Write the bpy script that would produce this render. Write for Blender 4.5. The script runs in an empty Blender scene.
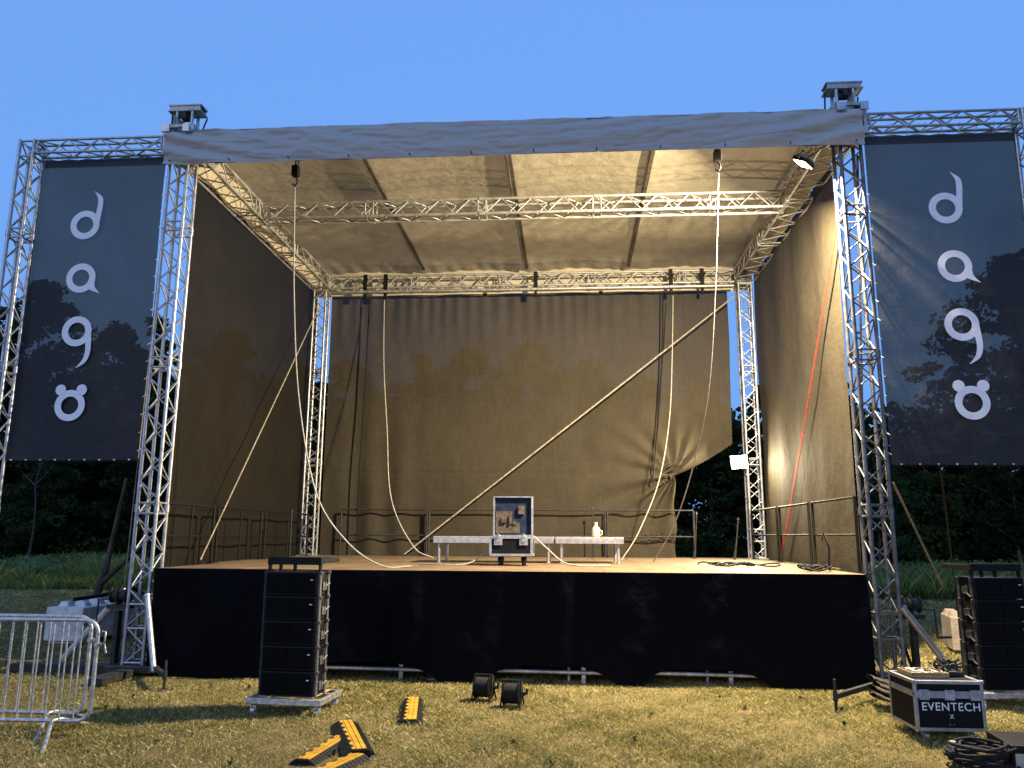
import bpy, math, random
import numpy as np
from mathutils import Vector, Matrix, noise
random.seed(7); rng = np.random.default_rng(7)
R = math.radians
sc = bpy.context.scene
COL = sc.collection

# ------------------------------------------------------------------ materials
def nodes_of(m):
    m.use_nodes = True
    nt = m.node_tree; nt.nodes.clear()
    out = nt.nodes.new('ShaderNodeOutputMaterial')
    return nt, out

def mat(name, col, rough=.6, metal=0., var=.15, scale=6., bump=0., bscale=40., spec=.3, col2=None, stretch=(1, 1, 1), sheen=0.):
    m = bpy.data.materials.new(name); nt, out = nodes_of(m); N = nt.nodes; L = nt.links
    b = N.new('ShaderNodeBsdfPrincipled')
    b.inputs['Roughness'].default_value = rough; b.inputs['Metallic'].default_value = metal
    b.inputs['Specular IOR Level'].default_value = spec
    tc = N.new('ShaderNodeTexCoord'); mp = N.new('ShaderNodeMapping'); mp.inputs['Scale'].default_value = stretch
    L.new(tc.outputs['Object'], mp.inputs['Vector'])
    nz = N.new('ShaderNodeTexNoise'); nz.inputs['Scale'].default_value = scale; nz.inputs['Detail'].default_value = 8
    nz.inputs['Roughness'].default_value = .65
    L.new(mp.outputs[0], nz.inputs['Vector'])
    rp = N.new('ShaderNodeValToRGB')
    c2 = col2 if col2 else tuple(c * (1 - var * 1.6) for c in col)
    rp.color_ramp.elements[0].position = .35; rp.color_ramp.elements[1].position = .65
    rp.color_ramp.elements[0].color = (*c2, 1); rp.color_ramp.elements[1].color = (*[min(1, c * (1 + (0 if col2 else var))) for c in col], 1)
    L.new(nz.outputs['Fac'], rp.inputs['Fac']); L.new(rp.outputs['Color'], b.inputs['Base Color'])
    ma = N.new('ShaderNodeMapRange'); ma.inputs['To Min'].default_value = max(0.02, rough - .12); ma.inputs['To Max'].default_value = min(1, rough + .15)
    L.new(nz.outputs['Fac'], ma.inputs['Value']); L.new(ma.outputs[0], b.inputs['Roughness'])
    if bump:
        n2 = N.new('ShaderNodeTexNoise'); n2.inputs['Scale'].default_value = bscale; n2.inputs['Detail'].default_value = 6
        L.new(mp.outputs[0], n2.inputs['Vector'])
        bp = N.new('ShaderNodeBump'); bp.inputs['Strength'].default_value = bump; bp.inputs['Distance'].default_value = .02
        L.new(n2.outputs['Fac'], bp.inputs['Height']); L.new(bp.outputs[0], b.inputs['Normal'])
    L.new(b.outputs[0], out.inputs[0])
    return m

def fabric(name, col, col2, transp=0., transl=.3, scale=1.5, bump=.3, bscale=8., weave=True, rough=.8, spec=.2, stretch=(1, 1, 1), tcol=(1, 1, 1)):
    """woven sheet: diffuse front, some light coming through, optional open mesh"""
    m = bpy.data.materials.new(name); nt, out = nodes_of(m); N = nt.nodes; L = nt.links
    tc = N.new('ShaderNodeTexCoord'); mp = N.new('ShaderNodeMapping'); mp.inputs['Scale'].default_value = stretch
    L.new(tc.outputs['Object'], mp.inputs['Vector'])
    nz = N.new('ShaderNodeTexNoise'); nz.inputs['Scale'].default_value = scale; nz.inputs['Detail'].default_value = 9; nz.inputs['Roughness'].default_value = .65
    L.new(mp.outputs[0], nz.inputs['Vector'])
    rp = N.new('ShaderNodeValToRGB'); rp.color_ramp.elements[0].position = .3; rp.color_ramp.elements[1].position = .7
    rp.color_ramp.elements[0].color = (*col2, 1); rp.color_ramp.elements[1].color = (*col, 1)
    L.new(nz.outputs['Fac'], rp.inputs['Fac'])
    src = rp.outputs['Color']
    if weave:   # fine horizontal and vertical yarn streaks
        for st in ((3, 3, 60), (60, 60, 2)):
            mp2 = N.new('ShaderNodeMapping'); mp2.inputs['Scale'].default_value = st
            L.new(tc.outputs['Object'], mp2.inputs['Vector'])
            n2 = N.new('ShaderNodeTexNoise'); n2.inputs['Scale'].default_value = 1.; n2.inputs['Detail'].default_value = 4
            L.new(mp2.outputs[0], n2.inputs['Vector'])
            mr = N.new('ShaderNodeMapRange'); mr.inputs['From Min'].default_value = .3; mr.inputs['From Max'].default_value = .7
            mr.inputs['To Min'].default_value = .86; mr.inputs['To Max'].default_value = 1.1
            L.new(n2.outputs['Fac'], mr.inputs['Value'])
            mx = N.new('ShaderNodeMix'); mx.data_type = 'RGBA'; mx.blend_type = 'MULTIPLY'; mx.inputs['Factor'].default_value = 1
            L.new(src, mx.inputs[6]); L.new(mr.outputs[0], mx.inputs[7]); src = mx.outputs[2]
    b = N.new('ShaderNodeBsdfPrincipled'); b.inputs['Roughness'].default_value = rough; b.inputs['Specular IOR Level'].default_value = spec
    L.new(src, b.inputs['Base Color'])
    n3 = N.new('ShaderNodeTexNoise'); n3.inputs['Scale'].default_value = bscale; n3.inputs['Detail'].default_value = 5
    L.new(mp.outputs[0], n3.inputs['Vector'])
    bp = N.new('ShaderNodeBump'); bp.inputs['Strength'].default_value = bump; bp.inputs['Distance'].default_value = .03
    L.new(n3.outputs['Fac'], bp.inputs['Height']); L.new(bp.outputs[0], b.inputs['Normal'])
    tr = N.new('ShaderNodeBsdfTranslucent'); L.new(src, tr.inputs['Color'])
    ms = N.new('ShaderNodeMixShader'); ms.inputs[0].default_value = transl
    L.new(b.outputs[0], ms.inputs[1]); L.new(tr.outputs[0], ms.inputs[2])
    last = ms
    if transp:
        tp = N.new('ShaderNodeBsdfTransparent'); tp.inputs[0].default_value = (*tcol, 1)
        m2 = N.new('ShaderNodeMixShader'); m2.inputs[0].default_value = transp
        mr = N.new('ShaderNodeMapRange'); mr.inputs['To Min'].default_value = transp * .7; mr.inputs['To Max'].default_value = min(1, transp * 1.3)
        L.new(nz.outputs['Fac'], mr.inputs['Value']); L.new(mr.outputs[0], m2.inputs[0])
        L.new(ms.outputs[0], m2.inputs[1]); L.new(tp.outputs[0], m2.inputs[2]); last = m2
    L.new(last.outputs[0], out.inputs[0])
    return m

def emit(name, col, s):
    m = bpy.data.materials.new(name); nt, out = nodes_of(m)
    e = nt.nodes.new('ShaderNodeEmission'); e.inputs[0].default_value = (*col, 1); e.inputs[1].default_value = s
    nt.links.new(e.outputs[0], out.inputs[0]); return m

M = {}
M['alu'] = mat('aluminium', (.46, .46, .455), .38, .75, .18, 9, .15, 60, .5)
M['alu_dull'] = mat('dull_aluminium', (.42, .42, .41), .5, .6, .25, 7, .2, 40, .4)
M['alu_grey'] = mat('darkened_aluminium', (.17, .17, .175), .55, .6, .3, 9, .15, 60, .4)  # darker copy of the aluminium; on the right front tower it offsets lamp glare
M['pale_zinc'] = mat('pale_zinc', (.62, .62, .61), .55, .15, .15, 12, .1, 60, .4)
M['galv'] = mat('galvanised_steel', (.5, .51, .52), .42, .75, .25, 18, .2, 80, .5)
M['steel_dark'] = mat('dark_steel', (.026, .025, .024), .6, .1, .4, 12, .3, 50, .4)
M['black'] = mat('black_paint', (.006, .006, .0065), .6, 0, .4, 12, .2, 80, .2)
M['black_plastic'] = mat('black_plastic', (.003, .003, .0034), .5, 0, .4, 20, .2, 100, .25)
M['grille'] = mat('speaker_grille', (.0013, .0013, .0017), .7, .0, .3, 40, .5, 300, .12)
M['rubber'] = mat('rubber', (.010, .0097, .0095), .75, 0, .4, 16, .4, 60, .3)
M['yellow'] = mat('yellow_plastic', (.62, .33, .02), .5, 0, .25, 9, .2, 60, .4, col2=(.36, .19, .02))
M['concrete'] = mat('concrete', (.66, .65, .63), .9, 0, .2, 5, .5, 30, .2)
M['concrete_warm'] = mat('cream_concrete', (.30, .25, .20), .9, 0, .2, 5, .5, 30, .2)
M['ply'] = mat('plywood', (.185, .128, .072), .65, 0, .2, 2.2, .15, 30, .35, col2=(.105, .064, .032), stretch=(1, 1, 1))
M['wood'] = mat('wood', (.42, .28, .13), .7, 0, .3, 5, .3, 30, .3, stretch=(1, 8, 8))
M['case_panel'] = mat('black_laminate', (.0025, .0027, .004), .6, 0, .4, 25, .35, 160, .2)
M['blue_foam'] = mat('blue_foam', (.014, .022, .05), .85, 0, .4, 10, .3, 60, .2)
M['beige'] = mat('beige_card', (.09, .07, .05), .8, 0, .3, 14)
M['white_paint'] = mat('white_lettering', (.72, .73, .76), .6, 0, .12, 30)
M['print'] = mat('banner_print', (.90, .88, .90), .8, 0, .03, 12, spec=.2)
M['cream'] = mat('cream_plastic', (.75, .62, .38), .5, 0, .2, 20)
M['red'] = mat('red_webbing', (.30, .03, .012), .75, 0, .3, 20)
M['webbing'] = mat('tan_webbing', (.32, .28, .21), .8, 0, .3, 20)
M['rope'] = mat('white_cable', (.36, .33, .28), .7, 0, .2, 20)
M['tarp'] = mat('brown_tarp', (.034, .025, .017), .7, 0, .5, 9, .8, 18)
M['canvas_grey'] = fabric('grey_canopy', (.45, .44, .415), (.41, .40, .38), 0, .0, .9, .12, 5., weave=False, rough=.55, spec=.35, stretch=(.6, 1, 1.6))
M['ceiling'] = fabric('canopy_underside', (.42, .37, .26), (.33, .29, .20), 0, .12, 1.2, .5, 6., weave=True, rough=.6)
M['seam'] = mat('canopy_seam', (.07, .055, .04), .8, 0, .3, 8)
M['rear_gauze'] = fabric('back_gauze', (.068, .055, .034), (.046, .037, .023), .022, .22, .7, .35, 6.)
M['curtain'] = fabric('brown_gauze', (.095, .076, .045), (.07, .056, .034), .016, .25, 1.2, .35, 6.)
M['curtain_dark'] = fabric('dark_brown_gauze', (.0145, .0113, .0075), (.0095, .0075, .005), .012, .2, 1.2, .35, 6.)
M['banner'] = fabric('navy_gauze', (.047, .049, .056), (.032, .034, .04), .13, .25, .8, .25, 5., rough=.6, spec=.25, tcol=(1, .88, .72))
M['banner_hem'] = fabric('navy_hem', (.03, .033, .04), (.02, .022, .028), .42, .2, 2, .3, 8)
M['skirt'] = fabric('black_molton', (.0022, .0026, .0045), (.0012, .0014, .0022), 0, 0, 1.5, .6, 5., weave=False, rough=.7, spec=.06)
M['bark'] = mat('bark', (.09, .07, .055), .9, 0, .4, 6, .8, 12, stretch=(1, 1, .3))
M['bark_pale'] = mat('pale_bark', (.06, .055, .045), .9, 0, .3, 6, .8, 12)
M['lamp_face'] = emit('lit_lamp_face', (1, .84, .55), 30)

def foliage(name, c1, c2):
    m = bpy.data.materials.new(name); nt, out = nodes_of(m); N = nt.nodes; L = nt.links
    tc = N.new('ShaderNodeTexCoord'); nz = N.new('ShaderNodeTexNoise'); nz.inputs['Scale'].default_value = .6; nz.inputs['Detail'].default_value = 5
    L.new(tc.outputs['Object'], nz.inputs['Vector'])
    rp = N.new('ShaderNodeValToRGB'); rp.color_ramp.elements[0].position = .35; rp.color_ramp.elements[1].position = .65
    rp.color_ramp.elements[0].color = (*c1, 1); rp.color_ramp.elements[1].color = (*c2, 1)
    L.new(nz.outputs['Fac'], rp.inputs['Fac'])
    d = N.new('ShaderNodeBsdfDiffuse'); t = N.new('ShaderNodeBsdfTranslucent'); ms = N.new('ShaderNodeMixShader'); ms.inputs[0].default_value = .3
    L.new(rp.outputs[0], d.inputs[0]); L.new(rp.outputs[0], t.inputs[0]); L.new(d.outputs[0], ms.inputs[1]); L.new(t.outputs[0], ms.inputs[2])
    L.new(ms.outputs[0], out.inputs[0]); return m
M['leaf'] = foliage('leaves', (.022, .040, .016), (.062, .095, .037))
M['leaf2'] = foliage('leaves_pale', (.012, .022, .008), (.032, .046, .016))
M['bush'] = foliage('undergrowth_leaves', (.02, .035, .012), (.05, .08, .028))

M['meadow_leaf'] = foliage('meadow_leaves', (.08, .13, .055), (.22, .29, .12))
def grass_mat(name):
    m = bpy.data.materials.new(name); nt, out = nodes_of(m); N = nt.nodes; L = nt.links
    at = N.new('ShaderNodeAttribute'); at.attribute_name = 'Col'
    d = N.new('ShaderNodeBsdfDiffuse'); t = N.new('ShaderNodeBsdfTranslucent'); ms = N.new('ShaderNodeMixShader'); ms.inputs[0].default_value = .3
    L.new(at.outputs['Color'], d.inputs[0]); L.new(at.outputs['Color'], t.inputs[0]); L.new(d.outputs[0], ms.inputs[1]); L.new(t.outputs[0], ms.inputs[2])
    L.new(ms.outputs[0], out.inputs[0]); return m
M['grass'] = grass_mat('grass_blades')

def lawn_mat(name, stops, sc1, sc2):
    m = bpy.data.materials.new(name); nt, out = nodes_of(m); N = nt.nodes; L = nt.links
    tc = N.new('ShaderNodeTexCoord')
    a = N.new('ShaderNodeTexNoise'); a.inputs['Scale'].default_value = sc1; a.inputs['Detail'].default_value = 10; a.inputs['Roughness'].default_value = .7
    b = N.new('ShaderNodeTexNoise'); b.inputs['Scale'].default_value = sc2; b.inputs['Detail'].default_value = 6
    L.new(tc.outputs['Object'], a.inputs[0]); L.new(tc.outputs['Object'], b.inputs[0])
    ad = N.new('ShaderNodeMath'); ad.operation = 'ADD'; L.new(a.outputs['Fac'], ad.inputs[0]); L.new(b.outputs['Fac'], ad.inputs[1])
    hf = N.new('ShaderNodeMath'); hf.operation = 'MULTIPLY'; hf.inputs[1].default_value = .5; L.new(ad.outputs[0], hf.inputs[0])
    rp = N.new('ShaderNodeValToRGB'); rp.color_ramp.elements[0].position = .36; rp.color_ramp.elements[1].position = .64
    rp.color_ramp.elements[0].color = (*stops[0], 1); rp.color_ramp.elements[1].color = (*stops[2], 1)
    e = rp.color_ramp.elements.new(.5); e.color = (*stops[1], 1)
    L.new(hf.outputs[0], rp.inputs[0])
    p = N.new('ShaderNodeBsdfDiffuse'); L.new(rp.outputs[0], p.inputs[0])
    bp = N.new('ShaderNodeBump'); bp.inputs['Strength'].default_value = .8; bp.inputs['Distance'].default_value = .03
    L.new(b.outputs['Fac'], bp.inputs['Height']); L.new(bp.outputs[0], p.inputs['Normal'])
    L.new(p.outputs[0], out.inputs[0]); return m
M['lawn'] = lawn_mat('lawn_soil', ((.06, .055, .025), (.14, .11, .05), (.24, .185, .09)), 3.5, 55)
M['meadow'] = lawn_mat('meadow_soil', ((.012, .02, .008), (.02, .03, .012), (.03, .04, .016)), .8, 12)

# ------------------------------------------------------------------ mesh helpers
class MB:
    def __init__(s): s.v = []; s.f = []; s.sm = []
    def add(s, vs, fs, smooth=False):
        o = len(s.v); s.v += [tuple(v) for v in vs]
        for f in fs: s.f.append([o + i for i in f]); s.sm.append(smooth)
        return s
    def box(s, x0, x1, y0, y1, z0, z1, mtx=None):
        vs = [Vector(p) for p in ((x0,y0,z0),(x1,y0,z0),(x1,y1,z0),(x0,y1,z0),(x0,y0,z1),(x1,y0,z1),(x1,y1,z1),(x0,y1,z1))]
        if mtx: vs = [mtx @ v for v in vs]
        return s.add(vs, [(0,3,2,1),(4,5,6,7),(0,1,5,4),(1,2,6,5),(2,3,7,6),(3,0,4,7)])
    def tube(s, a, b, r, n=8, r2=None, cap=True):
        a = Vector(a); b = Vector(b); d = (b - a)
        if d.length < 1e-6: return s
        d.normalize(); u = d.orthogonal().normalized(); w = d.cross(u); r2 = r if r2 is None else r2
        vs = []
        for i in range(n):
            t = 2 * math.pi * i / n; e = u * math.cos(t) + w * math.sin(t); vs.append(a + e * r); vs.append(b + e * r2)
        fs = [(2*i, 2*((i+1)%n), 2*((i+1)%n)+1, 2*i+1) for i in range(n)]
        s.add(vs, fs, True)
        if cap:
            s.add([vs[2*i] for i in range(n)], [tuple(range(n))[::-1]]); s.add([vs[2*i+1] for i in range(n)], [tuple(range(n))])
        return s
    def bar(s, a, b, w, h, up=(0, 0, 1)):
        a = Vector(a); b = Vector(b); d = (b - a).normalized(); u = d.cross(Vector(up))
        if u.length < 1e-4: u = Vector((1, 0, 0))
        u.normalize(); t = u.cross(d); vs = []
        for p in (a, b):
            for su, st in ((-1,-1),(1,-1),(1,1),(-1,1)): vs.append(p + u*su*w/2 + t*st*h/2)
        return s.add(vs, [(0,3,2,1),(4,5,6,7),(0,1,5,4),(1,2,6,5),(2,3,7,6),(3,0,4,7)])
    def path(s, pts, r, n=8, closed=False):
        pts = [Vector(p) for p in pts]; m = len(pts); rings = []; u = None
        for i, p in enumerate(pts):
            if closed: d = pts[(i+1) % m] - pts[i-1]
            else: d = pts[min(i+1, m-1)] - pts[max(i-1, 0)]
            if d.length < 1e-9: d = Vector((0, 0, 1))
            d.normalize()
            if u is None: u = d.orthogonal().normalized()
            u = (u - d * u.dot(d)); u = u.normalized() if u.length > 1e-6 else d.orthogonal().normalized()
            w = d.cross(u); rings.append([p + (u*math.cos(2*math.pi*k/n) + w*math.sin(2*math.pi*k/n))*r for k in range(n)])
        vs = [q for rg in rings for q in rg]; fs = []
        for i in range(m if closed else m - 1):
            j = (i+1) % m
            for k in range(n): fs.append((i*n+k, i*n+(k+1)%n, j*n+(k+1)%n, j*n+k))
        s.add(vs, fs, True)
        if not closed:
            s.add(rings[0], [tuple(range(n))[::-1]]); s.add(rings[-1], [tuple(range(n))])
        return s
    def poly(s, pts, d):    # extrude closed outline by vector d
        n = len(pts); d = Vector(d); A = [Vector(p) for p in pts]; B = [p + d for p in A]
        return s.add(A + B, [tuple(range(n))[::-1], tuple(range(n, 2*n))] + [(i, (i+1)%n, n+(i+1)%n, n+i) for i in range(n)])
    def grid(s, fn, nu, nv, smooth=True):
        vs = [fn(i/nu, j/nv) for j in range(nv+1) for i in range(nu+1)]
        fs = [(j*(nu+1)+i, j*(nu+1)+i+1, (j+1)*(nu+1)+i+1, (j+1)*(nu+1)+i) for j in range(nv) for i in range(nu)]
        return s.add(vs, fs, smooth)
    def build(s, name, m, parent=None, bev=0, label=None):
        me = bpy.data.meshes.new(name); o0 = Vector((0, 0, 0))
        me.from_pydata([tuple(v) for v in s.v], [], s.f)
        me.polygons.foreach_set('use_smooth', s.sm); me.materials.append(M[m] if isinstance(m, str) else m); me.update()
        o = bpy.data.objects.new(name, me); COL.objects.link(o)
        if parent: o.parent = parent
        if bev:
            b = o.modifiers.new('bevel', 'BEVEL'); b.width = bev; b.segments = 2; b.limit_method = 'ANGLE'
        if label: o['label'] = label
        return o

def empty(name, label, cat, loc=(0, 0, 0), rz=0, group=None):
    o = bpy.data.objects.new(name, None); COL.objects.link(o); o.location = loc; o.rotation_euler = (0, 0, rz)
    o['label'] = label; o['category'] = cat
    if group: o['group'] = group
    return o
def tag(o, label, cat, group=None):
    o['label'] = label; o['category'] = cat
    if group: o['group'] = group
    return o
def dup(root, loc, rz, label, group=None):
    r = root.copy(); COL.objects.link(r); r.location = loc; r.rotation_euler = (0, 0, rz); r['label'] = label
    if group: r['group'] = group
    for ch in list(root.children):
        c = ch.copy(); COL.objects.link(c); c.parent = r
        for g in list(ch.children):
            d = g.copy(); COL.objects.link(d); d.parent = c
    return r
def fbm(x, y, z=0, o=4): return noise.fractal(Vector((x, y, z)), .9, 2., o)

# ------------------------------------------------------------------ dimensions (metres)
XL, XR, YF, YR, W = -5.64, 3.87, 10.39, 16.99, .27
ZB, ZT, ZD = 7.31, 7.60, 1.36

# ------------------------------------------------------------------ the setting
def plane(name, m, x0, x1, y0, y1, z, nx=1, ny=1, fn=None):
    b = MB().grid(lambda u, v: (x0+(x1-x0)*u, y0+(y1-y0)*v, z + (fn(x0+(x1-x0)*u, y0+(y1-y0)*v) if fn else 0)), nx, ny)
    o = b.build(name, m); o['kind'] = 'structure'; return o
plane('ground', 'meadow', -600, 600, -200, 900, -.012)
plane('lawn', 'lawn', -60, 60, -20, 25.5, 0., 60, 60)

def make_grass(name, n, xr, yr, h, w, cols, hs=.4, lean=.5, clump=1.1, dens=None, z=0, label='', cat='grass'):
    x = rng.uniform(*xr, n * 3); y = rng.uniform(*yr, n * 3)
    # keep what the camera could plausibly see
    keep = np.abs(x + .07 * y) < .72 * y + 1.2
    if dens is not None: keep &= dens(x, y)
    x = x[keep]; y = y[keep]
    worn = .35*np.sin(x*1.9+1)*np.cos(y*2.3)+.6*np.sin(x*4.7+y*3.1)+.7*np.sin(x*9.1-y*7.7)+.4*np.cos(x*17+y*13)
    kk = rng.uniform(0, 1, len(x)) < np.clip(.85+.45*worn, .2, 1); x = x[kk][:n]; y = y[kk][:n]; n = len(x)
    def nz(s, ph):
        return (np.sin(x*s+ph)*np.cos(y*s*1.13+ph*2) + .6*np.sin(x*s*2.3+y*s*1.7+ph) + .5*np.cos(x*s*4.1-y*s*3.7+ph*3) + .4*np.sin(x*s*8.3+1.1*ph)*np.cos(y*s*7.9)) / 2.0
    patch = np.clip(.5 + .35*nz(clump, 1.3) + .25*nz(clump*3.1, 2.2), 0, 1)
    fine = rng.uniform(0, 1, n)
    t = np.clip(patch*.32 + fine*.8 - .02, 0, 1)
    cols = np.array(cols); k = t*(len(cols)-1); i = np.minimum(k.astype(int), len(cols)-2); fr = (k-i)[:, None]
    c = cols[i]*(1-fr) + cols[i+1]*fr
    c = c * rng.uniform(.5, 1.3, n)[:, None]*(.85+.3*patch)[:, None]
    hh = h*(1 + hs*rng.normal(0, 1, n)*.6)*(.75 + .5*nz(clump*.7, 4.)); hh = np.clip(hh, h*.25, h*2.2)
    ang = rng.uniform(0, 2*np.pi, n); la = rng.uniform(0, 2*np.pi, n); ll = rng.uniform(0, lean, n)*hh*1.6
    dx = np.cos(ang)*w; dy = np.sin(ang)*w
    V = np.zeros((n, 4, 3))
    V[:, 0] = np.stack([x-dx, y-dy, np.full(n, z)], 1); V[:, 1] = np.stack([x+dx, y+dy, np.full(n, z)], 1)
    V[:, 2] = np.stack([x+dx*.5+np.cos(la)*ll*.4, y+dy*.5+np.sin(la)*ll*.4, z+hh*.6], 1)
    V[:, 3] = np.stack([x+np.cos(la)*ll, y+np.sin(la)*ll, z+hh], 1)
    me = bpy.data.meshes.new(name)
    me.vertices.add(4*n); me.vertices.foreach_set('co', V.ravel())
    idx = np.arange(n)*4
    F = np.stack([idx, idx+1, idx+2, idx, idx+2, idx+3], 1).ravel()
    me.loops.add(6*n); me.loops.foreach_set('vertex_index', F)
    me.polygons.add(2*n); me.polygons.foreach_set('loop_start', np.arange(2*n)*3)
    me.update(calc_edges=True)
    ca = me.color_attributes.new('Col', 'FLOAT_COLOR', 'POINT')
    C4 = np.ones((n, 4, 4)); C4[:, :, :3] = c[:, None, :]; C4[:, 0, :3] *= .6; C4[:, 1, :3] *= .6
    ca.data.foreach_set('color', C4.ravel())
    me.materials.append(M['grass']); me.validate()
    o = bpy.data.objects.new(name, me); COL.objects.link(o); o['kind'] = 'stuff'; o['label'] = label; o['category'] = cat
    return o
dry = [(.085, .12, .03), (.21, .22, .06), (.42, .36, .125), (.60, .49, .20), (.72, .60, .32)]
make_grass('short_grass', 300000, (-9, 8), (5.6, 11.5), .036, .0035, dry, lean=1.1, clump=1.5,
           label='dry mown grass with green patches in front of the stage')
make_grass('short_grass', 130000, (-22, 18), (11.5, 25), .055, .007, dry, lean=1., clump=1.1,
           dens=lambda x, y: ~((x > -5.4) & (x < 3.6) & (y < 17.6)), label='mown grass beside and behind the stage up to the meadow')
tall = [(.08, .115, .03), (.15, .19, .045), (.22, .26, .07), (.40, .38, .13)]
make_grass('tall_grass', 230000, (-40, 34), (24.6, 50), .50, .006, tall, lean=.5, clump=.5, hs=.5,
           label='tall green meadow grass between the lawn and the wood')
# ground weeds scattered in the lawn
def weeds():
    b = MB()
    for i in range(30):
        x = random.uniform(-5, 5); y = random.uniform(6.4, 9.8)
        for k in range(9):
            a = random.uniform(0, 6.28); l = random.uniform(.02, .05); h = random.uniform(.02, .06)
            d = Vector((math.cos(a), math.sin(a), 0)); n = Vector((-d.y, d.x, 0))*.009; p = Vector((x, y, 0))
            b.add([p, p+d*l*.5+n+Vector((0,0,h)), p+d*l+Vector((0,0,h*.8)), p+d*l*.5-n+Vector((0,0,h))], [(0,1,2,3)])
    o = b.build('weeds', 'bush'); o['kind'] = 'stuff'; tag(o, 'small dark green weeds scattered through the dry lawn', 'weeds')
weeds()

# ------------------------------------------------------------------ trees
def leaf_cloud(centres, per, size, flat=.6):
    n = len(centres)*per
    c = np.repeat(np.array([k[:3] for k in centres]), per, 0); rad = np.repeat(np.array([k[3] for k in centres]), per)
    d = rng.normal(0, 1, (n, 3)); d /= np.linalg.norm(d, axis=1)[:, None]
    p = c + d*(rad*rng.uniform(.25, 1, n)**.5)[:, None]*np.array([1, 1, flat])
    a = rng.normal(0, 1, (n, 3)); a /= np.linalg.norm(a, axis=1)[:, None]
    b = np.cross(a, rng.normal(0, 1, (n, 3))); b /= np.linalg.norm(b, axis=1)[:, None]
    s = size*rng.uniform(.6, 1.4, n)[:, None]
    V = np.stack([p-a*s, p-b*s*.55, p+a*s, p+b*s*.55], 1)
    return V.reshape(-1, 3)
def mesh_quads(name, V, m):
    n = len(V)//4; me = bpy.data.meshes.new(name); me.vertices.add(4*n); me.vertices.foreach_set('co', V.ravel())
    me.loops.add(4*n); me.loops.foreach_set('vertex_index', np.arange(4*n)); me.polygons.add(n); me.polygons.foreach_set('loop_start', np.arange(n)*4)
    me.update(calc_edges=True); me.materials.append(M[m]); return me
def make_tree(H, spread, leafm, bark='bark', low=.14, per=95, nc=110, size=.17, lab=None):
    root = empty('tree', 'x', 'tree')
    b = MB(); pts = []; x = y = 0
    for i in range(9):
        t = i/8; x += random.uniform(-.12, .12); y += random.uniform(-.12, .12); pts.append(Vector((x, y, H*.82*t)))
    for i in range(8): b.tube(pts[i], pts[i+1], H*.017*(1-i/9.), 9, H*.017*(1-(i+1)/9.), False)
    cents = []
    for i in range(16):
        t = random.uniform(.22, .95); p = pts[int(t*7)]; a = random.uniform(0, 6.28); l = spread*random.uniform(.5, 1.)*(1-abs(t-.5)*.9)
        q = p + Vector((math.cos(a)*l, math.sin(a)*l, l*random.uniform(.2, .7))); mid = (p+q)/2 + Vector((0, 0, .2))
        b.tube(p, mid, H*.006, 6, H*.004, False); b.tube(mid, q, H*.004, 6, H*.0015, False)
        cents.append((q.x, q.y, q.z, random.uniform(.8, 1.5)*spread*.22))
        cents.append((mid.x, mid.y, mid.z+.3, random.uniform(.8, 1.3)*spread*.2))
    for i in range(nc):
        t = random.uniform(low, 1); a = random.uniform(0, 6.28)
        prof = math.sin(math.pi*min(1, max(.03, (t-low+.12)/(1.1-low))))**.7
        r = spread*prof*math.sqrt(random.uniform(.1, 1))*random.uniform(.75, 1.12)
        cents.append((math.cos(a)*r, math.sin(a)*r, H*t - .3, random.uniform(.5, 1.2)*spread*.17))
    b.build('trunk', bark, root)
    V = leaf_cloud(cents + [(k[0]*.55, k[1]*.55, k[2], k[3]*1.3) for k in cents[::3]], per, size); me = mesh_quads('crown', V, leafm)
    c = bpy.data.objects.new('crown', me); COL.objects.link(c); c.parent = root
    return root
protos = [make_tree(16, 5.2, 'leaf'), make_tree(18, 6., 'leaf', nc=140), make_tree(14, 4.6, 'leaf2', nc=90), make_tree(17, 4.2, 'leaf', nc=100, low=.1)]
pH = [16, 18, 14, 17]; used = [False]*4
tree_spots = [  # x, y, height, scale of width, proto, label
 (-46, 55, 17.5, 1.1, 0), (-41, 50, 17.2, 1.0, 1), (-35.5, 49, 18.6, 1.0, 1), (-32.5, 53, 17, .9, 0), (-29.5, 50, 14.6, .9, 2), (-26.3, 47, 15.6, .85, 3),
 (-22.5, 50, 15.6, .95, 0), (-18.5, 52, 13.6, 1., 2), (-14.5, 50, 13.4, 1., 0), (-10.5, 54, 14.5, 1., 3), (-6.5, 50, 14, 1., 0), (-2.5, 52, 14.6, 1., 1),
 (1.5, 50, 13.4, .9, 2), (5, 53, 12.6, .9, 0), (8.5, 50, 11.8, .9, 2), (12, 49, 11.2, .95, 0), (15.6, 47, 12.2, .8, 3), (18.6, 52, 9.2, .8, 2),
 (21.6, 50, 9.8, .8, 0), (24.2, 50, 13.8, .75, 3), (28, 50, 19.5, .95, 1), (32.5, 48, 22, 1.05, 1), (38, 52, 21, 1.1, 0), (44, 54, 20, 1.1, 1),
 (-38, 43, 8.5, .9, 2), (-24, 44, 8, .8, 2), (-31, 44, 9, .9, 0), (-44, 45, 10, .9, 0), (10.5, 44, 7, .7, 2), (16, 43, 7.6, .7, 0), (22.5, 42, 8, .75, 2), (27.5, 43, 10, .8, 0), (34, 42, 11, .9, 2)]
kinds = ['broad dark green tree at the edge of the wood', 'tallest dark crowned tree of the wood', 'paler loose leaved tree at the edge of the wood', 'slim dark tree in the wood behind the stage']
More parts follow.
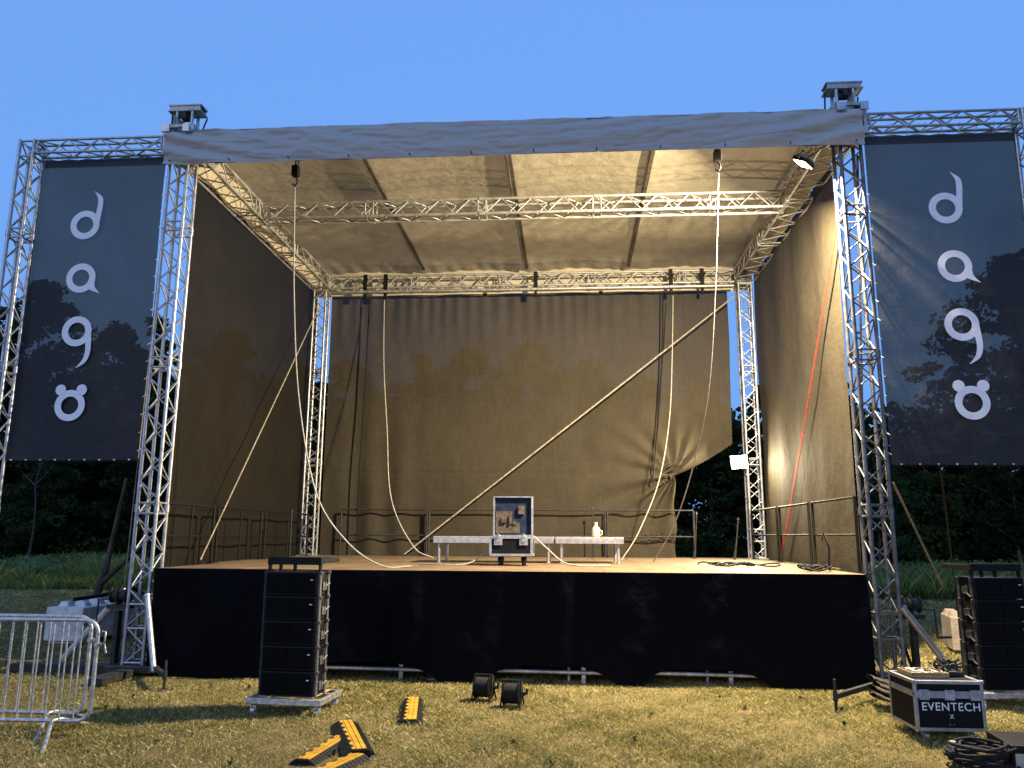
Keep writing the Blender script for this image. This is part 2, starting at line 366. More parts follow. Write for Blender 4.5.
tlabels = {0: 'outermost wide dark tree left of the left banner', 2: 'tall round crowned tree showing through the left banner', 5: 'slim tree seen through the gap beside the left front tower',
 7: 'tree seen behind the left rear truss tower', 16: 'tree whose crown shows at the inner edge of the right banner', 20: 'tall tree whose crown shows through the right half of the right banner',
 21: 'tallest tree rising behind the outer edge of the right banner', 14: 'tree seen through the opening beside the rear curtain'}
for i, (x, y, h, ws, k) in enumerate(tree_spots):
    rz = random.uniform(0, 6.28)
    side = 'far left of the photo' if x < -20 else ('hidden wood behind the stage curtains' if x < 9 else 'right of the stage')
    lb = tlabels.get(i, kinds[k] + ', ' + side)
    if not used[k]: o = protos[k]; used[k] = True; o.location = (x, y, 0); o.rotation_euler = (0, 0, rz); o['label'] = lb; o['group'] = 'trees of the wood behind the meadow'
    else: o = dup(protos[k], (x, y, 0), rz, lb, 'trees of the wood behind the meadow')
    s = h/pH[k]; o.scale = (s*ws*1.15, s*ws*1.15, s)
# undergrowth at the foot of the wood : nobody could count it
cents = []
for i in range(620):
    x = random.uniform(-52, 46); y = random.uniform(44, 52) ; h = abs(random.gauss(0, 1.7)) + .3
    cents.append((x, y, min(h, 5.5), random.uniform(.6, 1.3)))
me = mesh_quads('undergrowth', leaf_cloud(cents, 75, .16), 'bush'); o = bpy.data.objects.new('undergrowth', me); COL.objects.link(o)
o['kind'] = 'stuff'; tag(o, 'dark tangled undergrowth along the foot of the wood', 'undergrowth')
cents = []
for i in range(1500):
    x = random.uniform(-34, 30); y = random.uniform(29, 44); cents.append((x, y, random.uniform(.15, .55)+.25*max(0, fbm(x*.3, y*.3)), random.uniform(.2, .5)))
me = mesh_quads('meadow_plants', leaf_cloud(cents, 45, .06), 'meadow_leaf'); o = bpy.data.objects.new('meadow_plants', me); COL.objects.link(o)
o['kind'] = 'stuff'; tag(o, 'leafy nettles and tall weeds at the back of the meadow', 'weeds')
cents = [(random.uniform(-60, 52), random.uniform(54, 60), random.uniform(.3, 10.2), random.uniform(1.5, 2.4)) for i in range(640)]
me = mesh_quads('far_wood', leaf_cloud(cents, 110, .36), 'leaf'); o = bpy.data.objects.new('far_wood', me); COL.objects.link(o)
o['kind'] = 'stuff'; tag(o, 'dark mass of the wood filling the gaps between the trunks', 'wood')
# two pale dead branches in front of the wood
for (px, h, lb) in ((-33.6, 6.4, 'pale dead tree fork under the left banner, the left one'), (-29.6, 6.6, 'pale bare forked trunk under the left banner, nearer the truss tower')):
    b = MB(); p0 = Vector((px, 42, 0)); p = p0
    for i in range(6):
        q = p + Vector((random.uniform(-.15, .2), 0, h/6)); b.tube(p, q, .08-.009*i, 7, .071-.009*i, False); p = q
        if i > 2:
            for sgn in (-1, 1): b.tube(p, p + Vector((sgn*random.uniform(.5, 1.), 0, random.uniform(.6, 1.2))), .05, 6, .015)
    tag(b.build('dead_tree', 'bark_pale'), lb, 'dead tree')
b = MB(); b.tube((-9.50, 15.4, 0), (-9.20, 15.4, 1.1), .09, 8, .07); b.tube((-9.20, 15.4, 1.1), (-8.90, 15.3, 2.9), .06, 8, .03); b.tube((-9.35, 15.4, .75), (-8.25, 15.2, 1.7), .06, 8, .03); b.tube((-8.75, 15.3, 1.25), (-8.45, 15.3, 2.2), .03, 6, .012)
tag(b.build('bare_sapling', 'bark'), 'dark leafless forked sapling behind the studded concrete block', 'sapling')

# ------------------------------------------------------------------ trusses
def truss(root, p0, p1, w=W, h=None, step=.235, rc=.025, rb=.0115, up=None, frames=(0., 1.), m='alu'):
    p0 = Vector(p0); p1 = Vector(p1); d = (p1-p0); L = d.length; d.normalize(); h = h or w
    u = Vector(up) if up else (Vector((1, 0, 0)) if abs(d.x) < .9 else Vector((0, 1, 0)))
    u = (u - d*u.dot(d)).normalized(); v = d.cross(u)
    cor = [(-1, -1), (1, -1), (1, 1), (-1, 1)]
    def C(k, t): a, b_ = cor[k % 4]; return p0 + d*t + u*a*w/2 + v*b_*h/2
    for k in range(4): MB().tube(C(k, 0), C(k, L), rc, 12).build('chord', m, root)
    n = max(2, int(round(L/step))); st = L/n
    for k in range(4):
        b = MB()
        for i in range(n):
            a, c = (k, k+1) if (i+k) % 2 == 0 else (k+1, k)
            b.tube(C(a, i*st), C(c, (i+1)*st), rb, 6, cap=False)
        for fr in frames:
            t = min(max(fr*L, rc), L-rc); b.tube(C(k, t), C(k+1, t), rb*1.4, 6, cap=False)
        # couplers about every two metres
        q = 2.0
        while q < L-.4:
            b.tube(C(k, q-.05), C(k, q+.05), rc*1.35, 10); b.tube(C(k, q-.07), C(k+1, q-.07), rb*1.2, 6, cap=False); b.tube(C(k, q+.07), C(k+1, q+.07), rb*1.2, 6, cap=False); q += 2.0
        b.build('bracing', m, root)

def base_frame(root, x, y, sx):
    """black steel ground frame under a front tower"""
    b = MB(); b.box(-.30, .30, -.28, .28, .06, .14).box(-1.7 if sx < 0 else -.5, .5 if sx < 0 else 1.1, -.10, .10, .02, .12).box(-.1, .1, -.95, 1.6, .03, .11)
    b.build('ground_frame', 'steel_dark', root, .004)

towers = [(XL, YF, 'bright front truss tower between the left banner and the stage'), (XR, YF, 'front truss tower between the stage and the right banner, behind the flight case'),
          (XL, YR, 'rear truss tower standing on the left back corner of the stage deck'), (XR, YR, 'rear truss tower glaring beside the low flood lamp')]
for i, (x, y, lb) in enumerate(towers):
    t = empty('truss_tower', lb, 'truss tower', (x, y, 0), 0, 'truss towers carrying the stage roof')
    front = y < 12
    truss(t, (0, 0, .14 if front else ZD+.004), (0, 0, 7.70 if front else ZB-.02), frames=(0, .06, .1, 1), m='alu_grey' if front and x > 0 else 'alu')  # right front tower coloured darker to tone down the near lamp's light
    if front:
        base_frame(t, x, y, -1 if x < 0 else 1)
        # sleeve block at beam height
        s = MB()
        for z in (ZB-.10, ZT+.03):
            for a, b_ in ((-1, 0), (1, 0)): s.box(a*.20-.02, a*.20+.02, -.22, .22, z, z+.05)
            for c in (-1, 1): s.box(-.18, .18, c*.20-.02, c*.20+.02, z, z+.05)
        for a in (-1, 1):
            for c in (-1, 1): s.box(a*.20-.025, a*.20+.025, c*.20-.025, c*.20+.025, ZB-.1, ZT+.08)
        s.build('sleeve_block', 'alu_dull', t, .003)
        # head
        hd = MB(); hd.box(-.25, .25, -.11, .11, 8.04, 8.062).box(-.23, .23, -.10, -.07, 7.975, 8.04).box(-.23, .23, .07, .10, 7.975, 8.04).box(-.25, .25, -.12, .12, 7.95, 7.97)
        hd.build('head_plate', 'alu_dull', t, .004)
        for a in (-.115, .115):
            for c in (-.09, .09): MB().tube((a, c, 7.6), (a, c, 7.95), .024, 10).build('head_post', 'alu', t)
        hk = MB(); hk.tube((-.24, 0, 7.95), (-.25, .02, 7.55), .012, 6).tube((.25, .1, 7.93), (.18, .05, 7.6), .012, 6).box(-.03, .03, -.13, -.118, 7.84, 7.94).box(-.07, .07, -.05, .05, 7.86, 7.95)
        hk.build('sheave_block', 'steel_dark', t)
        MB().box(-.20, -.08, -.34, -.31, 7.5, 7.62).build('channel_foot', 'alu', t, .004); MB().box(.11, .21, -.34, -.31, 7.5, 7.62).build('channel_foot', 'alu', t, .004)
        # winch on the outer side
        sg = -1 if x < 0 else 1
        wn = MB(); wn.tube((sg*.19, -.05, 1.0), (sg*.40, -.05, 1.0), .075, 20).tube((sg*.18, -.05, 1.0), (sg*.195, -.05, 1.0), .115, 24).tube((sg*.29, -.05, 1.0), (sg*.305, -.05, 1.0), .115, 24).tube((sg*.39, -.05, 1.0), (sg*.405, -.05, 1.0), .10, 24)
        wn.box(sg*.15 if sg > 0 else -.45, .45 if sg > 0 else -.15, -.1, .05, .83, .88)
        w = wn.build('winch', 'steel_dark', t)
        cr = MB(); cr.path([(sg*.4, -.1, .95), (sg*.56, -.1, .95), (sg*.56, -.12, .62)], .012, 8).tube((sg*.56, -.12, .62), (sg*.72, -.12, .63), .016); cr.build('crank_handle', 'steel_dark', w)
        po = MB(); po.box(sg*.33-.03, sg*.33+.03, -.05, .05, .1, .8).tube((sg*.15, 0, .7), (sg*.42, .3, .12), .02); po.build('winch_post', 'steel_dark', t)
    else:
        s = MB(); s.box(-.17, .17, -.17, .17, ZB-.04, ZB-.02).box(-.17, .17, -.17, .17, ZT+.03, ZT+.05)
        for a in (-.135, .135):
            for c in (-.135, .135): s.tube((a, c, ZB-.02), (a, c, ZT+.03), .024, 10)
        s.build('corner_block', 'alu_dull', t); MB().box(-.2, .2, -.2, .2, ZD, ZD+.012).build('foot_plate', 'alu_dull', t)
ZM = (ZB+ZT)/2
g = 'truss beams of the stage roof frame'
beams = [((XL+.22, YF, ZM), (XR-.22, YF, ZM), 'front roof beam half hidden behind the grey fascia'), ((XL+.17, YR, ZM), (XR-.17, YR, ZM), 'rear roof beam above the back curtain'),
         ((XL, YF+.22, ZM), (XL, YR-.17, ZM), 'left side roof beam running back from the front tower'), ((XR, YF+.22, ZM), (XR, YR-.17, ZM), 'right side roof beam running back under the upper flood lamp'),
         ((XL+.15, 12.95, ZM), (XR-.15, 12.95, ZM), 'middle roof beam crossing the ceiling between the side beams')]
for a, b_, lb in beams:
    a = Vector(a); t = empty('truss_beam', lb, 'truss beam', a, 0, g)
    sd = 'side roof' in lb; truss(t, (0, 0, 0), Vector(b_)-a, up=(0, 0, 1), step=.27, h=.42 if sd else None, m='alu_dull')

# banner frames (goal-post trusses left and right)
for sg, xo, xi, lb in ((-1, -8.03, XL-.3, 'left goal-post truss frame holding the left banner'), (1, 6.30, XR+.29, 'right goal-post truss frame holding the right banner')):
    t = empty('goal_post_truss', lb, 'truss frame', (xo, YF, 0), 0, 'truss frames for the banners')
    truss(t, (0, 0, .1), (0, 0, 7.57), w=.22, frames=(0, .965, 1))
    truss(t, (.13 if sg < 0 else -.13, 0, 7.465), (xi-xo, 0, 7.465), w=.20, h=.17, up=(0, 0, 1), step=.25, rc=.02)
    MB().box(-.35, .35, -.35, .35, .03, .1).build('foot_plate', 'steel_dark', t, .004)

# ------------------------------------------------------------------ banners with lettering
def ring(b, cx, cz, ro, ri, y, n=48, th=.002):
    vs = []; fs = []
    for i in range(n):
        a = 2*math.pi*i/n
        for r in (ro, ri): vs.append((cx+r*math.cos(a), y, cz+r*math.sin(a)))
    for i in range(n):
        j = (i+1) % n; fs.append((2*i, 2*j, 2*j+1, 2*i+1))
    b.add(vs, fs)
def smooth_poly(pts, n=6):
    out = []; m = len(pts)
    for i in range(m):
        p0, p1, p2, p3 = (Vector((*pts[(i+k) % m], 0)) for k in (-1, 0, 1, 2))
        for k in range(n):
            t = k/n; out.append(.5*((2*p1)+(-p0+p2)*t+(2*p0-5*p1+4*p2-p3)*t*t+(-p0+3*p1-3*p2+p3)*t**3))
    return [(q.x, q.y) for q in out]
def strip(b, left, right, y, cx, cz, s):      # ribbon between two edges -> clean tapered stroke
    def cat(pts, n=24):
        P = [Vector((*p, 0)) for p in pts]; P = [2*P[0]-P[1]] + P + [2*P[-1]-P[-2]]; out = []
        for i in range(n+1):
            tt = i/n*(len(pts)-1); k = min(int(tt), len(pts)-2); t = tt-k; p0, p1, p2, p3 = P[k:k+4]
            out.append(.5*((2*p1)+(-p0+p2)*t+(2*p0-5*p1+4*p2-p3)*t*t+(-p0+3*p1-3*p2+p3)*t**3))
        return out
    A = cat(left); B = cat(right); vs = []
    for p, q in zip(A, B): vs += [(cx+p.x*s, y, cz+p.y*s), (cx+q.x*s, y, cz+q.y*s)]
    b.add(vs, [(2*i, 2*i+1, 2*i+3, 2*i+2) for i in range(len(A)-1)])
def letter(kind, cx, cz, y, s, parent):
    b = MB(); ring(b, cx, cz, .195*s, .112*s, y)
    y2 = y-.003
    if kind == 'd': strip(b, [(.19, 0), (.205, .15), (.215, .28), (.195, .38), (.09, .46)], [(.118, 0), (.128, .1), (.145, .25), (.14, .36), (.085, .463)], y2, cx, cz, s)
    if kind == 'a': strip(b, [(.19, 0), (.19, -.07), (.205, -.13), (.27, -.205)], [(.118, 0), (.09, -.09), (.12, -.15), (.268, -.21)], y2, cx, cz, s)
    if kind == 'g': strip(b, [(.19, 0), (.205, -.15), (.205, -.28), (.16, -.40), (.045, -.475)], [(.118, 0), (.128, -.12), (.14, -.26), (.115, -.37), (.04, -.47)], y2, cx, cz, s)
    if kind == 'o':
        for sx in (-1, 1):
            n = 28; b.add([(cx+sx*.135*s+.068*s*math.cos(2*math.pi*i/n), y2, cz+.195*s+.068*s*math.sin(2*math.pi*i/n)) for i in range(n)], [tuple(range(n))])
    o = b.build('letter', 'print', parent); return o
def banner(x0, x1, z0, z1, y, letters, lb):
    root = empty('banner', lb, 'banner', (0, 0, 0), 0, 'dark gauze banners with white lettering')
    seed = x0*3.1
    def f(u, v):
        x = x0+(x1-x0)*u; z = z0+(z1-z0)*v
        return (x, y + .012*math.sin(x*3+z*1.4+seed) + .02*fbm(x*.8+seed, z*.7), z + (.012*math.sin(u*40) if v > .99 else 0))
    MB().grid(f, 30, 60).build('cloth', 'banner', root)
    hm = MB()
    hm.box(x0, x1, y+.035, y+.041, z0-.02, z0+.03).box(x0, x1, y+.035, y+.041, z1-.12, z1); hm.build('hem', 'banner_hem', root)
    for k, cx, cz in letters: letter(k, cx, cz, y-.045, 1.14, root)
    for i in range(9):
        x = x0+(x1-x0)*(i+.5)/9; MB().tube((x, y-.045, z0+.005), (x, y-.03, z0+.005), .012, 8).build('eyelet', 'galv', root); MB().tube((x, y-.04, z1-.04), (x, y-.1, z1+.12), .006, 6).build('lace', 'white_paint', root)
    for i in range(18):
        z = z0+(z1-z0)*(i+.5)/18
        for xx, dx in ((x0, -.05), (x1, .05)): MB().tube((xx, y-.04, z), (xx+dx, y-.04, z+.03), .006, 6).build('lace', 'white_paint', root)
banner(-7.90, -5.97, 2.80, 7.35, 10.50, [('d', -7.10, 6.27), ('a', -7.07, 5.45), ('g', -7.04, 4.65), ('o', -7.02, 3.57)], 'dark gauze banner with white lettering left of the stage')
banner(4.15, 6.22, 2.73, 7.34, 10.50, [('d', 5.14, 6.22), ('a', 5.18, 5.39), ('g', 5.19, 4.58), ('o', 5.22, 3.53)], 'dark gauze banner with white lettering right of the stage')

# ------------------------------------------------------------------ roof canopy
roof = empty('roof_canopy', 'grey fabric stage roof with wrinkled fascia and tan underside', 'canopy')
RX0, RX1 = -5.80, 4.01
ribx = (-3.27, -.92, 1.36)
def roofz(x, y):
    t0 = min(1, (y-10.12)/1.1); z = 7.53 + .30*t0 - .008*(y-10.4)
    edges = [RX0]+list(ribx)+[RX1]; k = max(i for i in range(4) if x >= edges[i]-1e-6); a, c = edges[k], edges[k+1]
    t = (x-a)/(c-a); s = math.sin(math.pi*t)
    cs = min(1, max(0, (y-10.12)/2.0))
    z += cs*(.06*s + .010*fbm(x*1.1, y*1.5, 1, 5)*min(1, max(.15, (y-11.2)/2.5)))
    # tension wrinkles near rear and the middle beam
    for yc in (17.2,): z += cs*.014*math.exp(-((y-yc)/.55)**2)*math.sin(x*17+3*fbm(x, yc))
    return z
def fr(u, v): x = RX0+(RX1-RX0)*u; y = 10.12+7.18*v; return (x, y, roofz(x, y))
MB().grid(fr, 150, 90).build('membrane', 'ceiling', roof)
def ff(u, v):
    x = RX0+(RX1-RX0)*u; z = 7.02+.52*v
    # sagging swags from the corners, softer in the middle
    e1 = math.exp(-(u*6)); e2 = math.exp(-((1-u)*6))
    q = x*.8 + (z-7.3)*1.6*(1 if u < .5 else -1)
    w = .02*fbm(x*1.3, z*5, 3, 5) + .022*(1-abs(fbm(q, z*4.5, 7, 3)))**4 - .007*(1-abs(fbm(x*2.6+z*2, z*1.2, 4, 3)))**5 + .03*e1*math.sin((z-7.54)*26+(x-RX0)*6.5) + .025*e2*math.sin((z-7.02)*24+(RX1-x)*6) + .008*math.sin(z*17+x*1.7)*fbm(x*.6, 2)
    sag = -.007*(1-v)*math.sin(math.pi*((x*1.6) % 1)) 
    return (x, 10.10+w-.02*math.sin(math.pi*v), z+sag)
MB().grid(ff, 420, 36).build('fascia', 'canvas_grey', roof)
MB().grid(lambda u, v: (RX0+(RX1-RX0)*u, 10.20, 7.06+.44*v), 40, 2).build('fascia_lining', 'seam', roof)
for i in range(12):
    x = RX0+.12+i*.87; MB().tube((x, 10.05, 7.05), (x, 10.09, 7.05), .009, 8).build('grommet', 'black', roof)
for x in ribx:
    b = MB()
    ys = [10.5+i*.4 for i in range(17)]
    for i in range(16): b.bar((x, ys[i], roofz(x, ys[i])-.035), (x, ys[i+1]+.002, roofz(x, ys[i+1])-.035), .06, .04)
    b.build('rib', 'seam', roof)
M['valance'] = fabric('lamplit_valance_cloth', (.62, .55, .40), (.5, .44, .32), 0, .12, 1.2, .5, 6.)  # lighter than the ceiling cloth: lower lamp's light put into the colour
def valance(fn, nu, nv): MB().grid(fn, nu, nv).build('valance', 'valance', roof)
valance(lambda u, v: (RX0+.04+.02*math.sin(u*40), 10.2+7.1*u, 7.31+.006*math.sin(u*36)+.55*v), 90, 6)
valance(lambda u, v: (RX1-.06+.02*math.sin(u*40), 10.2+7.1*u, 7.31+.006*math.sin(u*36)+.55*v), 90, 6)
valance(lambda u, v: (RX0+(RX1-RX0)*u, 17.28+.02*math.sin(u*50), 7.24+.015*math.sin(u*44)+.63*v), 120, 6)

# ------------------------------------------------------------------ stage
stage = empty('stage_platform', 'raised stage platform with plywood deck behind a black skirt', 'stage', (0, 0, 0))
X0, X1, Y0, Y1 = -5.40, 3.62, 10.22, 17.75
nX, nY = 8, 4
for i in range(nX):
    for j in range(nY):
        a = X0+(X1+.32-X0)*i/nX if j > 0 or i < 99 else 0; c = X0+(X1+.32-X0)*(i+1)/nX; d = Y0+(Y1-Y0)*j/nY; e = Y0+(Y1-Y0)*(j+1)/nY
        if i == 0: a -= .3 if j > 0 else 0
        if i == nX-1 and j == 0: c = X1
        MB().box(a+.002, c-.002, d+.002, e-.002, ZD-.03+random.uniform(-.0015, .0015), ZD+random.uniform(-.002, .0025)).build('deck_board', 'ply', stage, .002)
b = MB(); b.box(X0+.02, X1-.02, Y0+.03, Y0+.09, ZD-.16, ZD-.032).box(X0, X1, Y1-.1, Y1-.04, ZD-.16, ZD-.032)
for i in range(9):
    x = X0+.1+(X1-X0-.2)*i/8
    b.box(x-.03, x+.03, Y0+.1, Y1-.12, ZD-.14, ZD-.032)
b.build('deck_frame', 'steel_dark', stage)
for i in range(6):
    x = X0+.2+(X1-X0-.4)*i/5
    for y in (Y0+.25, 13.9, Y1-.3): MB().tube((x, y, .0), (x, y, ZD-.14), .025, 8).box(x-.07, x+.07, y-.07, y+.07, 0, .012).build('support_leg', 'galv', stage)
for xa, xb in ((-3.15, -1.75), (-1.45, .55), (.95, 2.35)):
    MB().tube((xa-.4, Y0+.06, .155), (xb+.3, Y0+.06, .135), .026, 10).box(xb-.42, xb-.37, Y0+.09, Y0+.15, 0, .26).build('ledger_tube', 'galv', stage)
# black skirt hanging from the front edge: bottom lifts between low points
def skirt_bottom(x):
    g_ = [(-2.6, .95, .235), (-.28, .85, .225), (1.62, .80, .215)]
    z = .02
    for c, hw, h in g_: z = max(z, h*(1-abs((x-c)/hw)**4)) if abs(x-c) < hw else z
    z += .02*fbm(x*2.2, 9) ; z = max(z, .012)
    return z
def fs(u, v):
    x = X0+(X1-X0)*u; zb = skirt_bottom(x); t = v; z = zb+(ZD-.004-zb)*t
    return (x-(.02 if u == 0 else 0), Y0-.02-(1-t)*.03 + .03*fbm(x*1.1, z*.9, 5, 5)*(1.15-t*.5) + .016*math.sin(x*7+2*fbm(x, 3))*(1-t*.7), z)
sk = empty('stage_skirt', 'black cloth skirt hanging along the front edge of the stage', 'skirt')
MB().grid(fs, 200, 24).build('cloth', 'skirt', sk)
MB().grid(lambda u, v: (X0-.03+.01*math.sin(u*60), Y0+7.4*u, .02+(ZD-.03)*v), 60, 4).build('side_cloth', 'skirt', sk)
MB().grid(lambda u, v: (X1+.03+.01*math.sin(u*60), Y0+7.4*u, .02+(ZD-.05)*v), 60, 4).build('side_cloth', 'skirt', sk)

# ------------------------------------------------------------------ curtains
def side(u, v, x, sg, y0, y1):
    y = y0+(y1-y0)*u; z = .9+(7.46-.9)*v
    return (x + sg*(.03*fbm(y*.7, z*.35, x) + .012*math.sin(y*5+z*.4)), y, z)
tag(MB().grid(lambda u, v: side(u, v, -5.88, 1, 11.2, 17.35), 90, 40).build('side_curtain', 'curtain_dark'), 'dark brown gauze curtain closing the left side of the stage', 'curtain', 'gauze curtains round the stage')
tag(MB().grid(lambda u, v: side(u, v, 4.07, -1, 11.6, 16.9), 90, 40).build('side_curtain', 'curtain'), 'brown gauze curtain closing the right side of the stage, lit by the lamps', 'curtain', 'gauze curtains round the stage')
def rear(u, v):
    zt, zb = 7.30, ZD+.01; z = zb+(zt-zb)*v
    # right edge: full width above 3.8 m, gathered to a knot at 3.12 m, flaring again below
    KX, KZ = 2.30, 3.13
    if z > 3.80: xr = 3.60-.02*(7.2-z)*(1 if z < 6 else 0)
    elif z > KZ: xr = KX+(3.55-KX)*((z-KZ)/(3.80-KZ))**.8
    else: xr = KX-.04+.03*math.sin(z*7)
    xr = min(xr, 3.58)
    xl = -5.50
    gather = math.exp(-((z-KZ)/1.0)**2) if z > KZ else 1.0-.35*(KZ-z)/(KZ-zb)
    x = xl+(3.58-xl)*u
    if xr < 3.58:   # squeeze cloth that would hang right of the edge into folds left of it
        x0 = KX-1.7
        if x > x0: x = x0+(xr-x0)*(((x-x0)/(3.58-x0)))
    y = 17.32 + .02*fbm(x*.9, z*.5, 2)
    # top gathers, fading down
    y += .022*math.sin(x*21+1.5*math.sin(x*2))*max(0, (z-5.9)/1.4)**1.2
    # long soft vertical folds on the left
    y += .05*math.exp(-((x+4.3)/.9)**2)*math.sin(x*9+.15*z)*max(0, 1-(z-1.4)/5)
    # knot folds radiating from the knot
    if x > KX-2.6 and z < 5.2:
        dx, dz = x-KX, z-KZ; r = math.hypot(dx, dz); a = math.atan2(dz, dx)
        amp = .055*math.exp(-r/1.15)*min(1, r/.18)
        y += amp*math.sin(a*15+.8*math.sin(a*5))*(2.2 if z < KZ else (1.2 if z < KZ+.3 else .8))
    # horizontal sewn line
    y += .01*math.exp(-((z-3.15)/.02)**2)
    return (x, y, z)
tag(MB().grid(rear, 260, 130).build('rear_curtain', 'rear_gauze'), 'brown gauze back curtain with its right corner tied into a knot', 'curtain', 'gauze curtains round the stage')
b = MB()
for i in range(7): b.path([(1.55+i*.12, 17.2, 1.8), (1.6+i*.12, 17.17, 1.84+.03*(i % 2)), (1.68+i*.12, 17.2, 1.79)], .011, 6)
tag(b.build('hem_rope', 'black'), 'black rope tying the bunched curtain corner above the deck', 'rope')
tag(MB().tube((-5.2, 16.80, 7.21), (3.62, 16.80, 7.21), .034, 12).build('curtain_pipe', 'galv'), 'long thin pipe slung under the rear roof beam', 'pipe')

# ------------------------------------------------------------------ rigging under the roof
def pathobj(name, pts, r, m, lb, cat, grp=None, n=8, sub=10):
    P = [Vector(p) for p in pts]; Q = []
    PP = [2*P[0]-P[1]]+P+[2*P[-1]-P[-2]]
    for k in range(len(P)-1):
        for i in range(sub):
            t = i/sub; p0, p1, p2, p3 = PP[k:k+4]
            Q.append(.5*((2*p1)+(-p0+p2)*t+(2*p0-5*p1+4*p2-p3)*t*t+(-p0+3*p1-3*p2+p3)*t**3))
    Q.append(P[-1]); return tag(MB().path(Q, r, n).build(name, m), lb, cat, grp)
gc = 'hanging pale cables over the stage'
pathobj('hanging_cable', [(-3.95, 10.42, 6.75), (-4.0, 10.8, 5.2), (-3.98, 11.2, 3.76), (-3.62, 11.1, 2.4), (-3.12, 11.0, 1.72), (-2.6, 10.95, 1.39), (-2.2, 11.1, 1.375)], .0105, 'rope', 'pale cable hanging from the left front hoist and trailing onto the deck', 'cable', gc)
pathobj('hanging_cable', [(-4.13, 16.78, 7.0), (-4.02, 16.5, 5.5), (-3.78, 16., 4.0), (-3.5, 15.4, 2.5), (-3.0, 15.2, 1.6), (-2.6, 15.2, 1.375)], .0105, 'rope', 'pale cable hanging from the rear beam left of the open case', 'cable', gc)
pathobj('hanging_cable', [(2.11, 10.42, 6.8), (2.15, 11.2, 5.4), (2.16, 12.2, 4.0), (2.0, 13.0, 2.9), (1.75, 13.6, 2.0), (1.45, 14.2, 1.375)], .0105, 'rope', 'pale cable hanging from the right front hoist across the curtain knot', 'cable', gc)
pathobj('hanging_cable', [(2.30, 16.78, 7.0), (2.2, 16.5, 5.6), (2.05, 16.1, 4.2), (1.75, 15.6, 2.9), (1.30, 15.2, 1.9), (.95, 15.0, 1.375)], .0105, 'rope', 'pale cable hanging from the rear beam to the right end of the riser tables', 'cable', gc)
pathobj('hanging_cable', [(-4.55, 17.1, 7.2), (-4.58, 17.12, 5.0), (-4.62, 17.1, 3.), (-4.6, 17.1, 1.37)], .016, 'black', 'black cable hanging straight down the back curtain on the left', 'cable')
pathobj('hanging_cable', [(2.12, 17.1, 7.2), (2.05, 17.1, 5.6), (1.9, 17.1, 4.), (1.78, 17.08, 3.)], .016, 'black', 'black cable hanging down the back curtain on the right', 'cable')
def hoist(x, y, z, lb, s=1.):
    t = empty('chain_hoist', lb, 'chain hoist', (x, y, z), 0, 'black hoist hooks under the roof beams')
    MB().box(-.05*s, .05*s, -.05*s, .05*s, -.02, .14*s).build('block', 'black', t, .008)
    k = MB(); k.path([(0, 0, -.02), (.03, 0, -.07), (.035, 0, -.12), (0, 0, -.17), (-.04, 0, -.14)], .013, 8)
    k.build('hook', 'black', t); MB().tube((-.01, 0, .14*s), (0, 0, .36*s), .012, 6).build('chain', 'black', t); MB().tube((.03, .0, .14*s), (.05, 0, .34*s), .01, 6).build('chain', 'black', t); return t
hoist(-3.95, 10.42, 6.95, 'black hoist hook under the left part of the front beam'); hoist(2.11, 10.42, 7.0, 'black hoist hook under the right part of the front beam')
def clamp(x, lb, s=1, drop=.25):
    t = MB(); t.box(x-.045*s, x+.045*s, 16.82, 16.88, ZB-.04, ZT+.03).box(x-.03, x+.03, 16.80, 16.9, ZB-drop, ZB-.04).tube((x-.06, 16.8, ZB+.08), (x+.07, 16.8, ZB+.2), .02, 8)
    tag(t.build('beam_clamp', 'black', None, .005), lb, 'clamp', 'black clamps strapped round the rear beam')
for x, lb in ((-4.60, 'leftmost black clamp on the rear beam by the corner tower'), (-4.13, 'black clamp on the rear beam above the left hanging cable'), (-.72, 'black clamp at the middle of the rear beam'), (2.27, 'black clamp on the rear beam above the right hanging cable'), (2.95, 'rightmost black clamp on the rear beam')): clamp(x, lb)
tag(MB().tube((3.62, 16.9, 6.98), (-3.55, 17.05, 1.40), .017, 12).build('brace_pipe', 'webbing'), 'long diagonal brace pipe across the back curtain', 'pipe')
tag(MB().bar((-5.45, 16.75, 7.25), (-5.55, 11.75, 1.42), .022, .01, (1, 0, 0)).build('ratchet_strap', 'webbing'), 'tan ratchet strap running diagonally along the left curtain', 'strap', 'ratchet straps bracing the towers')
st = MB(); st.bar((3.98, 11.3, 6.35), (3.90, 13.4, 3.5), .05, .008, (1, 0, 0)); st.bar((3.90, 13.4, 3.5), (3.86, 15.1, 1.42), .11, .008, (1, 0, 0))
tag(st.build('ratchet_strap', 'red'), 'red ratchet strap running diagonally along the right curtain', 'strap', 'ratchet straps bracing the towers')
gw = 'guy lines outside the towers'
tag(MB().bar((4.12, 10.42, 2.50), (5.7, 12.9, 1.1), .028, .01).build('guy_strap', 'webbing'), 'tan guy strap slanting down from the right front tower behind the banner edge', 'strap', gw)
tag(MB().tube((4.80, 10.6, 2.9), (5.75, 12.6, 1.2), .012).build('guy_line', 'steel_dark'), 'grey guy line dropping from under the right banner', 'guy line', gw)
tag(MB().tube((-5.98, 10.6, 6.5), (-6.68, 11.7, .35), .009, 6).build('guy_line', 'webbing'), 'thin pale guy line between the left banner and the left tower', 'guy line', gw)
tag(MB().tube((-5.92, 10.5, 7.1), (-6.0, 10.6, 2.8), .009, 6).build('guy_line', 'steel_dark'), 'dark wire beside the inner edge of the left banner', 'guy line', gw)
tag(MB().bar((4.05, 10.5, 7.05), (4.5, 12.5, 2.5), .03, .01).build('guy_line', 'steel_dark'), 'dark wire behind the inner edge of the right banner', 'guy line', gw)

